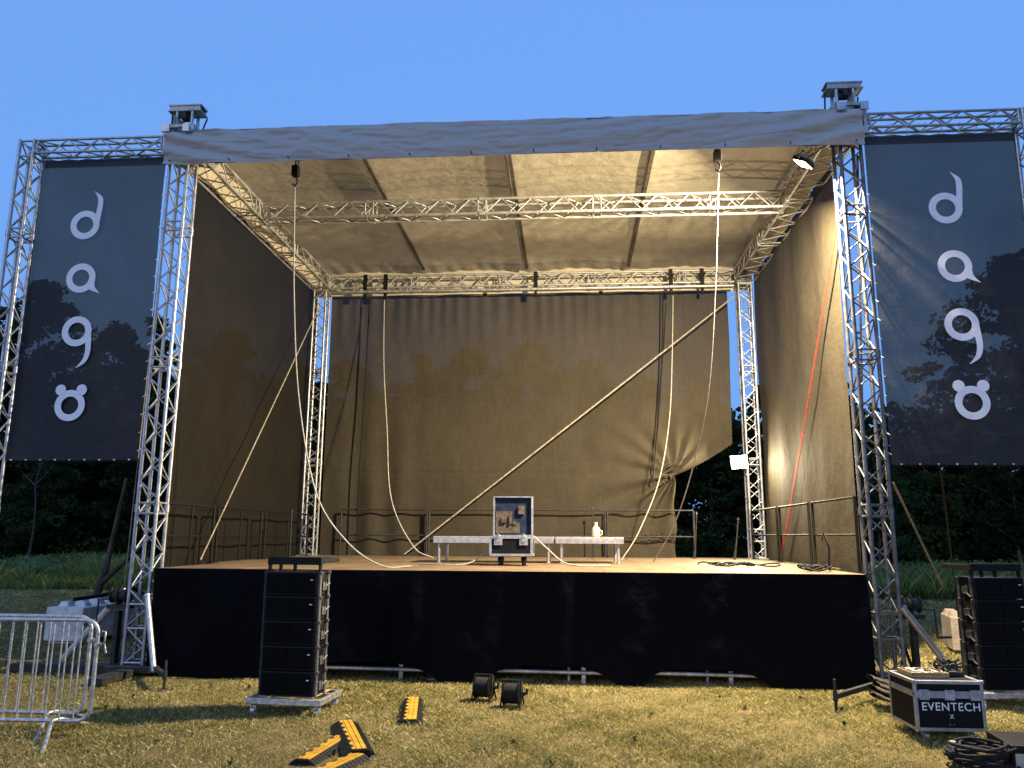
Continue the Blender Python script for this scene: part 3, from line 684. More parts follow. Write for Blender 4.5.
# ------------------------------------------------------------------ guard rails
def guard(p0, p1, zt, zm, lb, m='steel_dark', grp='guard rails round the stage', mid=False):
    t = empty('guard_rail', lb, 'guard rail', (0, 0, 0), 0, grp); p0 = Vector(p0); p1 = Vector(p1)
    Z = lambda p, z: Vector((p.x, p.y, z))
    for p in (p0, p1): MB().tube(Z(p, ZD), Z(p, zt), .021, 8).box(p.x-.05, p.x+.05, p.y-.05, p.y+.05, ZD, ZD+.01).build('post', m, t)
    MB().tube(Z(p0, zt), Z(p1, zt), .019, 8).build('top_rail', m, t)
    MB().tube(Z(p0, zm), Z(p1, zm), .016, 8).build('mid_rail', m, t)
    if mid: q = (p0+p1)/2; MB().tube(Z(q, ZD), Z(q, zt), .014, 8).build('bar', m, t)
for i, (a, c, lb) in enumerate(((10.7, 12.15, 'nearest black guard rail along the left edge of the deck'), (12.3, 14.1, 'middle black guard rail along the left edge of the deck'), (14.3, 16.7, 'farthest black guard rail along the left edge, by the rear tower'))):
    guard((-5.58, a, 0), (-5.58, c, 0), 2.22, 1.77, lb, 'black', mid=True)
for a, c, lb in ((10.75, 12.6, 'nearest guard rail along the right edge of the deck'), (12.8, 14.55, 'guard rail crossing the red strap on the right edge of the deck'), (14.75, 16.75, 'farthest guard rail on the right edge, by the glaring lamp')):
    guard((3.74, a, 0), (3.74, c, 0), 2.33, 1.84, lb, 'black')
for k, (a, c, lb) in enumerate(((-5.0, -3.1, 'back guard rail nearest the left rear tower'), (-3.05, -1.1, 'back guard rail behind the left riser table'), (-1.05, .75, 'back guard rail behind the open case and bottle'), (.8, 2.62, 'back guard rail ending beside the curtain opening'))):
    guard((a, 17.16, 0), (c, 17.16, 0), 2.35, 1.80, lb, 'steel_dark')
def marker(x, y, h, lean, lb):
    b = MB(); b.tube((x, y, ZD), (x+lean, y, ZD+h), .013, 8).tube((x+lean, y, ZD+h), (x+lean, y, ZD+h+.05), .03, 8, .01).tube((x-.03, y+.02, ZD), (x+lean*.6, y, ZD+h*.6), .01, 6)
    tag(b.build('thin_stand', 'steel_dark'), lb, 'stand', 'thin stands on the deck')
marker(3.28, 16.3, .78, .09, 'thin leaning stand on the deck just left of the glaring rear tower'); marker(2.55, 16.7, .9, .06, 'thin stand at the curtain opening beside the back rail')
marker(.50, 16.9, 1.0, -.02, 'thin stand in front of the back curtain above the bottle'); marker(-5.2, 14.6, .85, 0, 'thin stand with pale tip by the left rail')

# ------------------------------------------------------------------ riser tables, case, jug on the deck
def riser(x0, x1, y0, y1, lb):
    t = empty('riser_table', lb, 'riser table', (x0, y0, ZD), 0, 'low aluminium riser tables on the deck'); w = x1-x0; d = y1-y0
    MB().box(0, w, 0, d, .405, .43).build('top', 'alu_dull', t, .003)
    f = MB(); f.box(.0, w, -.004, .03, .32, .403).box(0, w, d-.03, d, .32, .403).box(0, .03, .031, d-.031, .32, .403).box(w-.03, w, .031, d-.031, .32, .403); f.build('frame', 'alu', t, .004)
    for a in (.09, w-.09):
        for c in (.06, d-.06): MB().tube((a, c, 0), (a, c, .319), .026, 10).tube((a, c, 0), (a, c, .02), .036, 10).build('leg', 'alu', t)
riser(-2.27, -.27, 13.2, 14.2, 'long aluminium riser table behind the open case'); riser(-.24, .88, 13.25, 14.25, 'shorter aluminium riser table carrying the pale jug')

def caster(b, x, y, z0, r, rot=0):
    b.tube((x-.02, y, z0+r), (x+.02, y, z0+r), r, 16); b.box(x-.03, x+.03, y-.02, y+.05, z0+r*2, z0+r*2+.012); b.box(x-.032, x-.022, y-.015, y+.035, z0+r, z0+2*r); b.box(x+.022, x+.032, y-.015, y+.035, z0+r, z0+2*r)
def edges(b, x0, x1, y0, y1, z0, z1, w, t=.004, front_only=False):
    """aluminium angle edging standing proud of a case body"""
    for (xa, xb) in ((x0-t, x0+w), (x1-w, x1+t)):
        for (ya, yb) in ((y0-t, y0+w), (y1-w, y1+t)): b.box(xa, xb, ya, yb, z0+w*.5, z1-w*.5)
    for (za, zb) in ((z0-t, z0+w), (z1-w, z1+t)):
        for (ya, yb) in ((y0-t*1.6, y0+w), (y1-w, y1+t*1.6)): b.box(x0+.001, x1-.001, ya, yb, za, zb)
        for (xa, xb) in ((x0-t*1.6, x0+w), (x1-w, x1+t*1.6)): b.box(xa, xb, y0+w+.001, y1-w-.001, za, zb)
def latch(b, x, y, z, s=1.):
    b.box(x-.045*s, x+.045*s, y-.012, y-.004, z-.06*s, z+.03*s); b.box(x-.02*s, x+.02*s, y-.020, y-.012, z-.03*s, z+.015*s)
t = empty('flight_case', 'small open flight case on wheels with raised blue lined lid on the deck', 'flight case', (-1.20, 11.95, ZD))
MB().box(0, .64, 0, .5, .15, .43).build('body', 'case_panel', t)
b = MB(); edges(b, 0, .64, 0, .5, .15, .43, .03, .006); b.build('edging', 'alu', t)
for a in (.13, .51): b = MB(); latch(b, a, -.006, .39, 1.4); b.path([(a-.03, -.03, .43), (a, -.04, .47), (a+.03, -.03, .43)], .008, 6); b.build('latch', 'alu', t)
lid = MB().box(.03, .60, .50, .54, .45, 1.03).build('lid', 'blue_foam', t)
b = MB(); b.box(.005, .03, .46, .58, .44, 1.05).box(.60, .625, .46, .58, .44, 1.05).box(.031, .599, .46, .58, 1.03, 1.05).box(.031, .599, .46, .58, .436, .456); b.build('frame', 'alu', lid)
b = MB(); b.box(.045, .30, .485, .499, .48, .82).box(.30, .42, .485, .499, .48, .64); b.build('lining_panel', 'beige', lid)
MB().box(.39, .49, .47, .499, .77, .90).build('pouch', 'beige', lid, .006); MB().box(.13, .21, .46, .484, .64, .72).build('pouch', 'beige', lid, .006)
b = MB(); b.tube((.34, .47, .64), (.34, .484, .64), .03, 16).box(.255, .285, .46, .484, .62, .76); b.build('fitting', 'beige', lid)
for a in (.15, .50):
    for c in (.08, .42): b = MB(); caster(b, a, c, 0, .06); b.build('caster', 'black_plastic', t)
pathobj('floor_cable', [(-.55, 12.2, 1.80), (-.35, 12.1, 1.62), (-.1, 12.0, 1.42), (.15, 11.9, 1.378), (.6, 12.1, 1.375)], .0105, 'rope', 'white cable coming out of the open case to the right', 'cable')
pathobj('floor_cable', [(-1.2, 12.2, 1.78), (-1.25, 12.1, 1.6), (-1.5, 12.0, 1.40), (-1.9, 11.9, 1.378), (-2.3, 12.1, 1.375)], .010, 'rope', 'thin cable coming out of the open case to the left', 'cable')
j = MB()
prof = [(.0, 0), (.062, 0), (.068, .01), (.068, .12), (.055, .15), (.025, .185), (.022, .215), (.0, .215)]
n = 20; vs = []; fsx = []
for r_, z in prof:
    for i in range(n): vs.append((.44+r_*math.cos(2*math.pi*i/n), 13.6+r_*math.sin(2*math.pi*i/n), ZD+.432+z))
for k in range(len(prof)-1):
    for i in range(n): fsx.append((k*n+i, k*n+(i+1) % n, (k+1)*n+(i+1) % n, (k+1)*n+i))
j.add(vs, fsx, True)
jug = empty('jug', 'small cream plastic jug standing on the shorter riser table', 'jug'); j.build('body', 'cream', jug)
MB().tube((.44, 13.6, ZD+.645), (.44, 13.6, ZD+.67), .026, 12).build('cap', 'white_paint', jug); MB().path([(.505, 13.58, ZD+.54), (.54, 13.56, ZD+.53), (.54, 13.56, ZD+.47), (.505, 13.58, ZD+.46)], .008, 6).build('handle', 'cream', jug)
# crumpled cable heap on the right of the deck
b = MB(); 
for k in range(7):
    c = Vector((2.5+random.uniform(-.35, .35), 12.6+random.uniform(-.4, .4), ZD+.02)); r_ = random.uniform(.08, .2); a0 = random.uniform(0, 6)
    b.path([c+Vector((r_*math.cos(a0+i*.5)*1.6, r_*math.sin(a0+i*.5), .02*math.sin(i)+.02)) for i in range(11)], .012, 6)
tag(b.build('cable_heap', 'black'), 'small heap of loose cable and clamps lying on the right of the deck', 'cable')
b = MB()
for k in range(6):
    c = Vector((3.2+random.uniform(-.25, .2), 10.9+random.uniform(-.2, .3), ZD+.02)); r_ = random.uniform(.06, .14); a0 = random.uniform(0, 6)
    b.path([c+Vector((r_*math.cos(a0+i*.5)*1.6, r_*math.sin(a0+i*.5), .03*math.sin(i)+.03)) for i in range(11)], .012, 6)
b.path([(3.4, 10.9, ZD+.02), (3.42, 10.9, ZD+.3), (3.36, 10.9, ZD+.5), (3.33, 10.9, ZD+.4)], .014, 8)
tag(b.build('cable_heap', 'black'), 'dark cable tangle at the front right corner of the deck', 'cable')

# ------------------------------------------------------------------ line array stacks
def speaker_proto():
    t = empty('line_array_speaker', 'x', 'speaker')
    b = MB(); w2 = .29
    # trapezoid cabinet, deeper front, rounded sides
    b.poly([(-w2, 0, 0), (w2, 0, 0), (w2-.0, .30, 0), (w2-.07, .46, 0), (-w2+.07, .46, 0), (-w2, .30, 0)], (0, 0, .238)); b.build('cabinet', 'black_plastic', t, .005)
    g_ = MB(); g_.box(-w2+.02, -.004, -.012, -.002, .015, .223).box(.004, w2-.02, -.012, -.002, .015, .223); g_.build('grille', 'grille', t, .002)
    MB().box(w2-.075, w2-.045, -.016, -.0125, .155, .165).build('badge', 'white_paint', t)
    for s_ in (-1, 1):
        r_ = MB(); x = s_*(w2+.012)
        r_.box(x-.010, x+.010, .02, .06, -.01, .245).box(x-.008, x+.008, .24, .285, -.01, .245).tube((x-.02, .04, .23), (x+.022, .04, .23), .015, 8).tube((x-.02, .26, .23), (x+.022, .26, .23), .015, 8).tube((x-.02, .04, .02), (x+.018, .26, .12), .009, 6).box(x-.01, x+.012, .1, .2, .05, .13).tube((x-.01, .15, .05), (x+.03, .15, .2), .008, 6)
        r_.build('rigging_plate', 'alu_grey' if s_ > 0 else 'steel_dark', t)
    return t
sp = speaker_proto(); first = True
lab = ['bottom', 'second from the bottom', 'middle', 'second from the top', 'top']
for (cx, cy, z0, rz, side_) in ((-2.90, 8.27, .185, R(-5), 'left'), (4.72, 9.3, .20, R(9), 'right')):
    for k in range(5):
        lb = 'black line array speaker, %s in the %s' % (lab[k], 'stack left of centre' if side_ == 'left' else 'stack behind the lettered case')
        loc = (cx-.006*k*(1 if side_ == 'left' else -1), cy+.012*k, z0+.2475*k)
        hz = 1. if side_ == 'left' else .955; loc = (loc[0], loc[1], z0+.2475*hz*k)
        if first: sp.location = loc; sp.rotation_euler = (0, 0, rz); sp['label'] = lb; sp['group'] = 'line array speakers stacked on dollies'; first = False
        else: q_ = dup(sp, loc, rz, lb, 'line array speakers stacked on dollies'); q_.scale = (1, 1, hz)
    zt = z0+5*.2475*hz
    t = empty('fly_frame', 'black flying frame lying on top of the %s speaker stack' % side_, 'fly frame', (cx, cy+.06, zt), rz, 'flying frames on the speaker stacks')
    b = MB(); b.box(-.30, .30, -.02, .035, .065, .145).box(-.30, -.26, .036, .5, .08, .13).box(.26, .30, .036, .5, .08, .13).box(-.259, .259, .46, .5, .08, .13); b.build('frame', 'black', t, .004)
    for a in (-.28, -.16, .0, .28): MB().box(a-.012, a+.012, -.01, .03, -.002, .066).build('strut', 'black', t)
    t = empty('dolly', 'grey wheeled dolly under the %s speaker stack' % side_, 'dolly', (cx, cy, 0), rz, 'dollies under the speaker stacks')
    b = MB(); e = .0 if side_ == 'left' else .14
    b.box(-.40, .40+e, -.07, -.02, z0-.075, z0-.015).box(-.40, -.36, -.02, .52, z0-.075, z0-.015).box(.36+e, .40+e, -.02, .52, z0-.075, z0-.015).box(-.36, .36, .3, .35, z0-.07, z0-.02).box(-.36, .36+e, .48, .52, z0-.075, z0-.015)
    b.build('frame', 'galv', t, .006)
    for a in (-.25, .25): MB().box(a-.05, a+.05, -.01, .46, z0-.014, z0-.002).build('bearer', 'wood', t, .003)
    for a in (-.34, .34):
        for c in (0., .46): b = MB(); caster(b, a, c, 0, .038); b.build('caster', 'galv', t)
# pale box edge seen right of the right-hand stack
t = empty('crate', 'pale wooden crate partly hidden right of the right speaker stack', 'crate', (5.35, 9.9, 0))
b = MB(); b.box(0, .6, 0, .5, .1, 1.25).build('body', 'wood', t, .01); b = MB(); b.box(.05, .12, .05, .4, 0, .1).box(.5, .57, .05, .4, 0, .1); b.build('skid', 'wood', t)

# ------------------------------------------------------------------ lettered flight case and things on it
t = empty('flight_case', 'black flight case with stencilled white lettering and aluminium edges', 'flight case', (3.10, 7.77, 0), R(1)); t.scale = (.88, .88, .88); WC, DC, zb_, zt_ = .69, .62, .12, .60
MB().box(0, WC, 0, DC, zb_, zt_-.13).build('body', 'case_panel', t)
ld = MB().box(0, WC, 0, DC, zt_-.125, zt_).build('lid', 'case_panel', t)
b = MB(); edges(b, 0, WC, 0, DC, zb_, zt_-.13, .028, .005); b.box(.01, WC-.01, -.012, -.0085, zt_-.165, zt_-.13); b.build('edging', 'alu', t, .003)
b = MB(); edges(b, 0, WC, 0, DC, zt_-.125, zt_, .028, .005); b.build('edging', 'alu', ld, .003)
for a in (.09, WC/2, WC-.09): b = MB(); latch(b, a, -.009, zt_-.115, 1.1); b.build('latch', 'galv', t)
b = MB()
for a in (0, WC):
    for z in (zb_, zt_): b.box(a-.014, a+.014, -.016, .02, z-.014, z+.014)
b.build('ball_corner', 'alu', t, .006)
for a in (.12, WC-.12):
    for c in (.1, DC-.1): b = MB(); caster(b, a, c, 0, .045); b.build('caster', 'galv', t)
def text_mesh(s, size, parent, loc, m='white_paint', name='lettering', spacing=1.):
    cu = bpy.data.curves.new(name, 'FONT'); cu.body = s; cu.size = size; cu.align_x = 'CENTER'; cu.extrude = .0008; cu.offset = .0008; cu.space_character = spacing
    o = bpy.data.objects.new('tmp', cu); COL.objects.link(o)
    dg = bpy.context.evaluated_depsgraph_get(); me = bpy.data.meshes.new_from_object(o.evaluated_get(dg)); bpy.data.objects.remove(o)
    me.materials.clear(); me.materials.append(M[m]); me.transform(Matrix.Rotation(R(90), 4, 'X'))
    o = bpy.data.objects.new(name, me); COL.objects.link(o); o.parent = parent; o.location = loc; return o
text_mesh('EVENTECH', .112, t, (WC/2+.01, -.0035, .315), spacing=1.1)
text_mesh('X', .055, t, (WC/2+.01, -.0035, .24), name='mark')
b = MB()
for a in range(2): b.box(WC/2-.02+a*.04, WC/2-.008+a*.04, -.0035, -.002, .175, .185)
b.build('rivet', 'alu_dull', t)
# tray and clamps on the case
t = empty('wooden_tray', 'shallow wooden tray of fittings on top of the lettered flight case', 'tray', (3.16, 7.93, .533), R(2)); t.scale = (.85, .85, .85)
MB().box(0, .38, 0, .34, 0, .012).build('bottom', 'wood', t); b = MB(); b.box(0, .38, -.012, -.001, 0, .05).box(0, .38, .341, .352, 0, .05).box(-.012, -.001, -.012, .352, 0, .05).box(.381, .392, -.012, .352, 0, .05); b.build('side', 'wood', t)
b = MB()
for i in range(14): x = random.uniform(.04, .34); y = random.uniform(.03, .3); a = random.uniform(0, 3.14); b.tube((x, y, .03), (x+.05*math.cos(a), y+.05*math.sin(a), .035), .009, 8)
tag(b.build('steel_pins', 'galv'), 'loose steel pins lying in the wooden tray', 'pins').location = (3.16, 7.93, .533)
b = MB(); c0 = Vector((3.56, 8.1, .60))
for i in range(9):
    d = Vector((random.uniform(-.09, .12), random.uniform(-.12, .12), random.uniform(-.03, .05))); a = random.uniform(0, 6.28)
    b.path([c0+d+Vector((.035*math.cos(a+k*.7), .02*math.sin(a), .035*math.sin(a+k*.7))) for k in range(7)], .012, 8); b.tube(c0+d, c0+d+Vector((random.uniform(-.08, .1), random.uniform(-.05, .05), random.uniform(0, .07))), .009, 6)
b.box(3.50, 3.67, 8.02, 8.2, .535, .57)
tag(b.build('truss_clamps', 'steel_dark'), 'pile of black truss clamps on the right of the lettered flight case', 'clamps')

# ------------------------------------------------------------------ loose gear on the lawn
def coil(cx, cy, z, R0, nturn, r, m, lb, squash=1., name='cable_coil', grp=None, rise=.018):
    b = MB(); pts = []; N = nturn*22
    for i in range(N): a = i/22*2*math.pi; rr = R0*(1+.18*math.sin(i*.37)+.1*math.sin(i*.11)); pts.append((cx+rr*math.cos(a)*1.25+.03*math.sin(i*.05), cy+rr*math.sin(a)*squash, z+r+rise*(i/22)+.022*abs(math.sin(a*1.5+i*.03))))
    b.path(pts, r, 8); tag(b.build(name, m), lb, 'cable', grp)
coil(3.27, 7.02, 0, .17, 9, .013, 'rubber', 'messy coil of thick black cable in front of the lettered flight case')
b = MB(); b.tube((3.07, 7.03, .10), (3.07, 7.03, .17), .035, 12).tube((3.07, 7.03, .17), (3.07, 7.03, .19), .028, 12); tag(b.build('cable_connector', 'alu'), 'pale metal connector sticking up from the cable coil', 'connector')
t = empty('black_box', 'low black equipment box at the right edge beside the cable coil', 'equipment box', (3.46, 6.9, 0), R(-6))
MB().box(0, .62, 0, .5, 0, .20).build('body', 'black_plastic', t, .01); b = MB(); b.box(.02, .25, -.006, -.001, .03, .14); b.build('label_plate', 'alu_dull', t); MB().box(.13, .19, -.009, -.0015, .155, .175).build('sticker', 'cream', t)

t = empty('tarp_bundle', 'folded brown tarpaulin bundle lying at the foot of the right tower', 'tarpaulin')
for k in range(6):
    def ft(u, v, k=k):
        a = 2*math.pi*v; rx = .055+.012*math.sin(5*u+k); x = 3.24+.40*u+k*.02+.03*math.sin(k*2.3); y = 9.22-.45*u+.035*k+.03*math.sin(k*1.7)
        zc = .10+.028*k-.17*u+.02*math.sin(u*3)
        return (x+.02*math.sin(k), y+(.10+.02*fbm(u*3, k))*math.cos(a)*1.2, max(.004, zc+.05)+.028*math.sin(a)+.012*fbm(u*6, v*3, k))
    MB().grid(ft, 24, 12).build('fold', 'tarp', t)
b = MB()
for i in range(5):
    pass
# levelling jacks with arms
for (x, y, ax, ay, lb) in ((-4.75, 9.38, -5.3, 10.1, 'dark levelling jack standing on the grass by the left tower'), (2.76, 8.93, 3.5, 9.75, 'dark levelling jack and arm standing on the grass by the right tower'), (5.1, 8.75, 5.1, 9.6, 'levelling jack at the right edge in front of the right speaker stack')):
    t = empty('levelling_jack', lb, 'jack', (x, y, 0), 0, 'levelling jacks on the lawn')
    MB().box(-.09, .09, -.08, .08, 0, .012).build('foot', 'steel_dark', t); MB().tube((0, 0, .01), (0, 0, .34), .016, 10).tube((0, 0, .12), (0, 0, .22), .024, 10).build('spindle', 'steel_dark', t)
    MB().bar((0, 0, .17), (ax-x, ay-y, .17), .05, .05).build('arm', 'steel_dark', t)

# cable reels
def reel(x, y, rz, lb):
    t = empty('cable_reel', lb, 'cable reel', (x, y, 0), rz, 'black cable reels on the grass')
    for s_ in (-.085, .085):
        b = MB(); b.tube((s_-.006, 0, .15), (s_+.006, 0, .15), .125, 28); b.build('flange', 'black_plastic', t)
    b = MB()
    for i in range(8): b.path([(-.07+i*.02, .098*math.cos(2*math.pi*k/24), .15+.098*math.sin(2*math.pi*k/24)) for k in range(24)], .0105, 8, True)
    b.build('cable', 'rubber', t)
    b = MB(); 
    for s_ in (-.105, .105): b.path([(s_, -.12, .012), (s_, -.03, .15), (s_, 0, .27), (s_, .03, .15), (s_, .12, .012)], .009, 8); b.tube((s_, -.14, .01), (s_, .14, .01), .009, 8)
    b.tube((-.105, 0, .275), (.105, 0, .275), .014, 10); b.build('stand', 'black', t)
    MB().tube((.105, 0, .15), (.15, 0, .15), .02, 10).tube((.15, .05, .19), (.15, .05, .13), .012, 8).build('crank', 'black', t)
    b = MB(); b.tube((.092, .03, .18), (.1, .03, .18), .025, 12); b.build('plug_cover', 'galv', t)
reel(-.97, 9.18, R(-12), 'black cable reel on a stand, the left one below the stage skirt'); reel(-.63, 8.86, R(-8), 'black cable reel on a stand, the right and nearer one')

# cable ramps
def ramp_proto(L, lb):
    t = empty('cable_ramp', lb, 'cable ramp', (0, 0, 0), 0, 'black and yellow cable ramps on the lawn'); h = .05
    b = MB(); b.poly([(-.135, 0, 0), (.135, 0, 0), (.135, 0, .006), (.055, 0, h), (-.055, 0, h), (-.135, 0, .006)], (0, L, 0))
    for i in range(int(L/.055)):
        y = .02+i*.055
        for s_ in (-1, 1):
            x1_, x2_ = s_*.07, s_*.125; b.bar((x1_, y, .044), (x2_, y, .0135), .018, .006)
    b.build('base', 'rubber', t)
    # yellow lid with a wavy edge
    n_ = 60; vs = []
    for i in range(n_+1):
        y = .015+(L-.03)*i/n_; w = -.045-.012*(1 if math.sin(y*38) > 0 else -1)*min(1, abs(math.sin(y*38))*2.5)
        vs += [(w, y, h+.004), (.062, y, h+.003), (w, y, h-.006), (.064, y, h-.01)]
    fs_ = []
    for i in range(n_):
        o_ = i*4; p_ = o_+4; fs_ += [(o_, o_+1, p_+1, p_), (o_+1, o_+3, p_+3, p_+1), (o_+2, o_, p_, p_+2)]
    b = MB().add(vs, fs_); b.build('lid', 'yellow', t)
    k = MB()
    for x in (-.02, .025): k.box(x-.002, x+.002, .02, L-.02, h+.0035, h+.006)
    k.build('lid_groove', 'seam', t)
    MB().poly([(-.05, -.012, .003), (.05, -.012, .003), (.045, -.012, .045), (-.045, -.012, .045)], (0, .011, 0)).build('end_face', 'black', t)
    return t
rp_ = ramp_proto(1.1, 'short black and yellow cable ramp lying alone below the stage'); rp_.location = (-1.56, 7.98, 0); rp_.rotation_euler = (0, 0, R(9.5))
gq = 'black and yellow cable ramps on the lawn'
o = dup(rp_, (-1.74, 6.80, .02), R(22), 'cable ramp lying across the angled pile, its wavy black side to the left', gq)
o = dup(rp_, (-2.14, 6.57, 0), R(-7), 'cable ramp at the left of the angled pile, pointing towards the camera', gq); o.scale = (.85, .85, .9)
o = dup(rp_, (-2.05, 5.86, 0), R(-18), 'cable ramp nearest the camera, cut by the lower picture edge', gq); o.scale = (.9, .9, .9)

# studded concrete ballast blocks
def block(x, y, rz, w, d, h, m, lb):
    t = empty('ballast_block', lb, 'concrete block', (x, y, 0), rz, 'concrete ballast blocks')
    MB().box(0, w, 0, d, .06, h).box(.05, w-.05, .1, .3, 0, .06).box(.05, w-.05, d-.3, d-.1, 0, .06).build('body', m, t, .02)
    for i in range(2):
        for j_ in range(int(d/.38)):
            cx, cy = w*(.27+.46*i), .25+j_*.38
            vs = []
            for r_, z in ((.11, h), (.075, h+.075)):
                for a in range(4): vs.append((cx+r_*math.cos(math.pi/4+a*math.pi/2)*1.2, cy+r_*math.sin(math.pi/4+a*math.pi/2)*1.2, z))
            MB().add(vs, [(0,1,5,4),(1,2,6,5),(2,3,7,6),(3,0,4,7),(4,5,6,7)]).build('stud', m, t, .008)
block(-8.66, 12.9, R(-3), .66, 1.5, .60, 'concrete', 'grey studded concrete block behind the crowd barriers')
block(6.0, 13.4, R(-14), .42, .8, .58, 'concrete_warm', 'cream concrete block between the right tower and the right speaker stack')
b = MB(); b.path([(-8.4, 13.2, .70), (-8.15, 13.6, .74), (-7.9, 14.1, .85), (-7.95, 14.6, .7)], .035, 8); tag(b.build('black_strap', 'black'), 'black strap lying over the studded concrete block', 'strap')

# loose pipes leaning at the towers
gp = 'brace pipes at the feet of the front towers'
def pipe(a, b_, r_, lb, m='alu'):
    t = empty('leaning_pipe', lb, 'pipe', a, 0, gp); d = Vector(b_)-Vector(a)
    b = MB(); b.tube((0, 0, 0), d, r_, 14); b.build('tube', m, t); b = MB(); b.tube(d, d*.97, r_*1.25, 14); b.build('collar', 'galv', t)
pipe((-7.18, 11.2, .05), (-5.90, 10.35, 1.04), .05, 'thick pipe leaning from the left front tower down to the grass', 'pale_zinc')
pipe((-5.14, 9.86, .13), (-5.50, 10.2, 1.02), .036, 'steep pipe leaning on the inner side of the left front tower')
pipe((4.62, 10.25, .14), (4.02, 10.22, .98), .040, 'pipe slanting from the winch of the right tower to its foot')
b = MB(); b.box(4.54, 4.80, 10.14, 10.40, 0, .015).box(4.60, 4.70, 10.18, 10.34, .015, .13); tag(b.build('pipe_foot', 'galv'), 'small steel foot under the pipe of the right tower', 'pipe foot')
MB_ = MB().box(-7.2, -6.95, 10.3, 10.5, 0.0, .03); tag(MB_.build('yellow_wedge', 'yellow', None, .004), 'small yellow wedge lying behind the crowd barriers', 'wedge')

# ------------------------------------------------------------------ crowd barriers
def barrier_proto():
    t = empty('crowd_barrier', 'x', 'crowd barrier'); Wd = 2.3; z0, z1 = .15, 1.03; rr = .12; pts = []
    for (cx, cz, a0) in ((-rr, z1-rr, 0), (-Wd+rr, z1-rr, 90), (-Wd+rr, z0+rr, 180), (-rr, z0+rr, 270)):
        for k in range(7): a = R(a0+k*15); pts.append((cx+rr*math.cos(a), 0, cz+rr*math.sin(a)))
    MB().path(pts, .0185, 10, True).build('frame', 'galv', t)
    for i in range(16):
        x = -.155-i*.131; MB().tube((x, 0, z0+.005), (x, 0, z1-.005), .0075, 8).build('bar', 'galv', t)
    for x in (-.32, -Wd+.32):
        b = MB(); b.path([(x+.26, -.58, .012), (x+.18, -.40, .05), (x+.0, -.05, .155), (x+.02, .0, .16), (x+.04, .05, .155), (x+.06, .36, .05), (x+.08, .48, .012)], .017, 8); b.bar((x+.21, -.56, .012), (x+.31, -.60, .012), .03, .012); b.bar((x+.02, .44, .012), (x+.1, .48, .012), .03, .012); b.tube((x+.0, .2, .1), (x-.12, .33, .03), .008, 6)
        b.build('foot', 'galv', t)
    b = MB(); b.box(-.02, .03, -.02, .02, .80, .83).path([(.03, 0, .82), (.07, 0, .82), (.07, 0, .93), (.04, 0, .93)], .008, 8).path([(.07, 0, .82), (.09, 0, .74)], .008, 8); b.build('hook', 'galv', t)
    return t
bp_ = barrier_proto(); bp_.location = (-4.36, 7.28, -.02); bp_.rotation_euler = (0, 0, R(2)); bp_['label'] = 'nearer galvanised crowd barrier at the left edge'; bp_['group'] = 'crowd barriers at the left edge'
dup(bp_, (-4.60, 7.56, -.02), R(-1), 'second galvanised crowd barrier standing just behind the nearer one', 'crowd barriers at the left edge')

# ------------------------------------------------------------------ flood lamps
def lamp(loc, target, w, h, power, col, lb, spread=160, arm=None, es=30):
    t = empty('flood_lamp', lb, 'flood lamp', loc); q = (Vector(target)-Vector(loc)).to_track_quat('-Z', 'Y'); t.rotation_mode = 'QUATERNION'; t.rotation_quaternion = q
    MB().box(-w/2-.015, w/2+.015, -h/2-.015, h/2+.015, .004, .06).build('housing', 'black', t, .008)
    b = MB()
    for i in range(6): x = -w/2+(i+.5)*w/6; b.box(x-.004, x+.004, -h/2, h/2, .061, .1)
    b.build('cooling_fin', 'alu_dull', t)
    MB().box(-w/2, w/2, -h/2, h/2, 0, .003).build('lit_face', 'lamp_face', t)
    b = MB(); b.path([(-w/2-.03, 0, .03), (-w/2-.03, 0, .14), (w/2+.03, 0, .14), (w/2+.03, 0, .03)], .01, 6); b.build('bracket', 'alu_dull', t)
    L = bpy.data.lights.new('flood_light', 'AREA'); L.shape = 'RECTANGLE'; L.size = w*.95; L.size_y = h*.95; L.energy = power; L.color = col; L.spread = R(spread)
    o = bpy.data.objects.new('flood_light', L); COL.objects.link(o); o.parent = t; o.location = (0, 0, -.006)
    return t
lamp((3.27, 10.42, 6.90), (1.27, 11.92, 2.55), .28, .17, 3300, (1, .83, .56), 'lit flood lamp on a bracket under the right front corner of the roof', 178)
tag(MB().tube((3.33, 10.5, 7.0), (3.75, 10.5, 7.31), .014, 8).build('lamp_arm', 'alu'), 'thin arm holding the upper flood lamp to the roof corner', 'arm')
lamp((3.58, 16.93, 3.36), (.7, 13.6, 2.6), .38, .27, 360, (1, .82, .52), 'glaring lit flood lamp low beside the right rear tower', 178)
tag(MB().tube((3.65, 17.05, 3.34), (3.87, 17.13, 3.34), .014, 8).build('lamp_arm', 'alu'), 'short arm holding the lower flood lamp to the rear tower', 'arm')

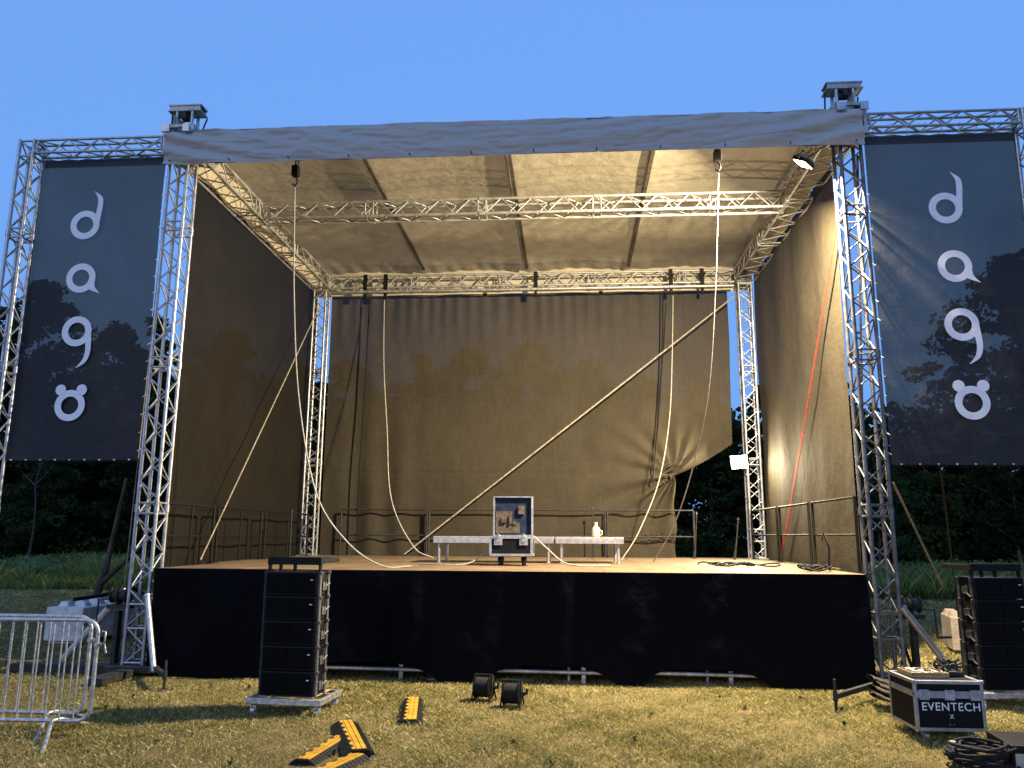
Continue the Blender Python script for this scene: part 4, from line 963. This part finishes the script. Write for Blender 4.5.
# ------------------------------------------------------------------ sky, sun, camera
SUN_EL, SUN_ROT = R(3.), R(200)      # low, behind the camera
w = bpy.data.worlds.new('World'); sc.world = w; w.use_nodes = True; nt = w.node_tree; nt.nodes.clear()
out = nt.nodes.new('ShaderNodeOutputWorld'); bg = nt.nodes.new('ShaderNodeBackground'); sky = nt.nodes.new('ShaderNodeTexSky')
sky.sky_type = 'NISHITA'; sky.sun_disc = False; sky.sun_elevation = SUN_EL; sky.sun_rotation = SUN_ROT; sky.ozone_density = 5; sky.air_density = 1.4; sky.dust_density = .3
mx = nt.nodes.new('ShaderNodeMix'); mx.data_type = 'RGBA'; mx.blend_type = 'MIX'; mx.inputs['Factor'].default_value = .72
mx.inputs[7].default_value = (1.9, 4.25, 10.0, 1)
nt.links.new(sky.outputs[0], mx.inputs[6]); nt.links.new(mx.outputs[2], bg.inputs[0]); bg.inputs[1].default_value = .123
nt.links.new(bg.outputs[0], out.inputs[0])
S = bpy.data.lights.new('sun', 'SUN'); S.energy = .4; S.angle = R(20); S.color = (1, .86, .74)
so = bpy.data.objects.new('sun', S); COL.objects.link(so)
dirv = Vector((math.sin(SUN_ROT)*math.cos(SUN_EL), math.cos(SUN_ROT)*math.cos(SUN_EL), math.sin(SUN_EL)+.25))
so.rotation_mode = 'QUATERNION'; so.rotation_quaternion = dirv.to_track_quat('Z', 'Y')

cam = bpy.data.cameras.new('camera'); co = bpy.data.objects.new('camera', cam); COL.objects.link(co)
f, yaw, pitch, roll = 786., .0734, .1909, -.0058
c, s = math.cos(yaw), math.sin(yaw); Rv = Vector((c, s, 0)); F0 = Vector((-s, c, 0)); Zv = Vector((0, 0, 1))
c, s = math.cos(pitch), math.sin(pitch); Fv = c*F0+s*Zv; Uv = -s*F0+c*Zv
c, s = math.cos(roll), math.sin(roll); R2 = c*Rv-s*Uv; U2 = s*Rv+c*Uv
m = Matrix((R2, U2, -Fv)).transposed().to_4x4(); m.translation = (0, 0, 1.8); co.matrix_world = m
cam.sensor_width = 36; cam.lens = f/1024*36; cam.clip_end = 2000; cam.clip_start = .05
sc.camera = co
sc.view_settings.view_transform = 'Standard'; sc.view_settings.look = 'None'; sc.view_settings.exposure = 0
try:
    sc.cycles.max_bounces = 8; sc.cycles.transparent_max_bounces = 12
except Exception: pass
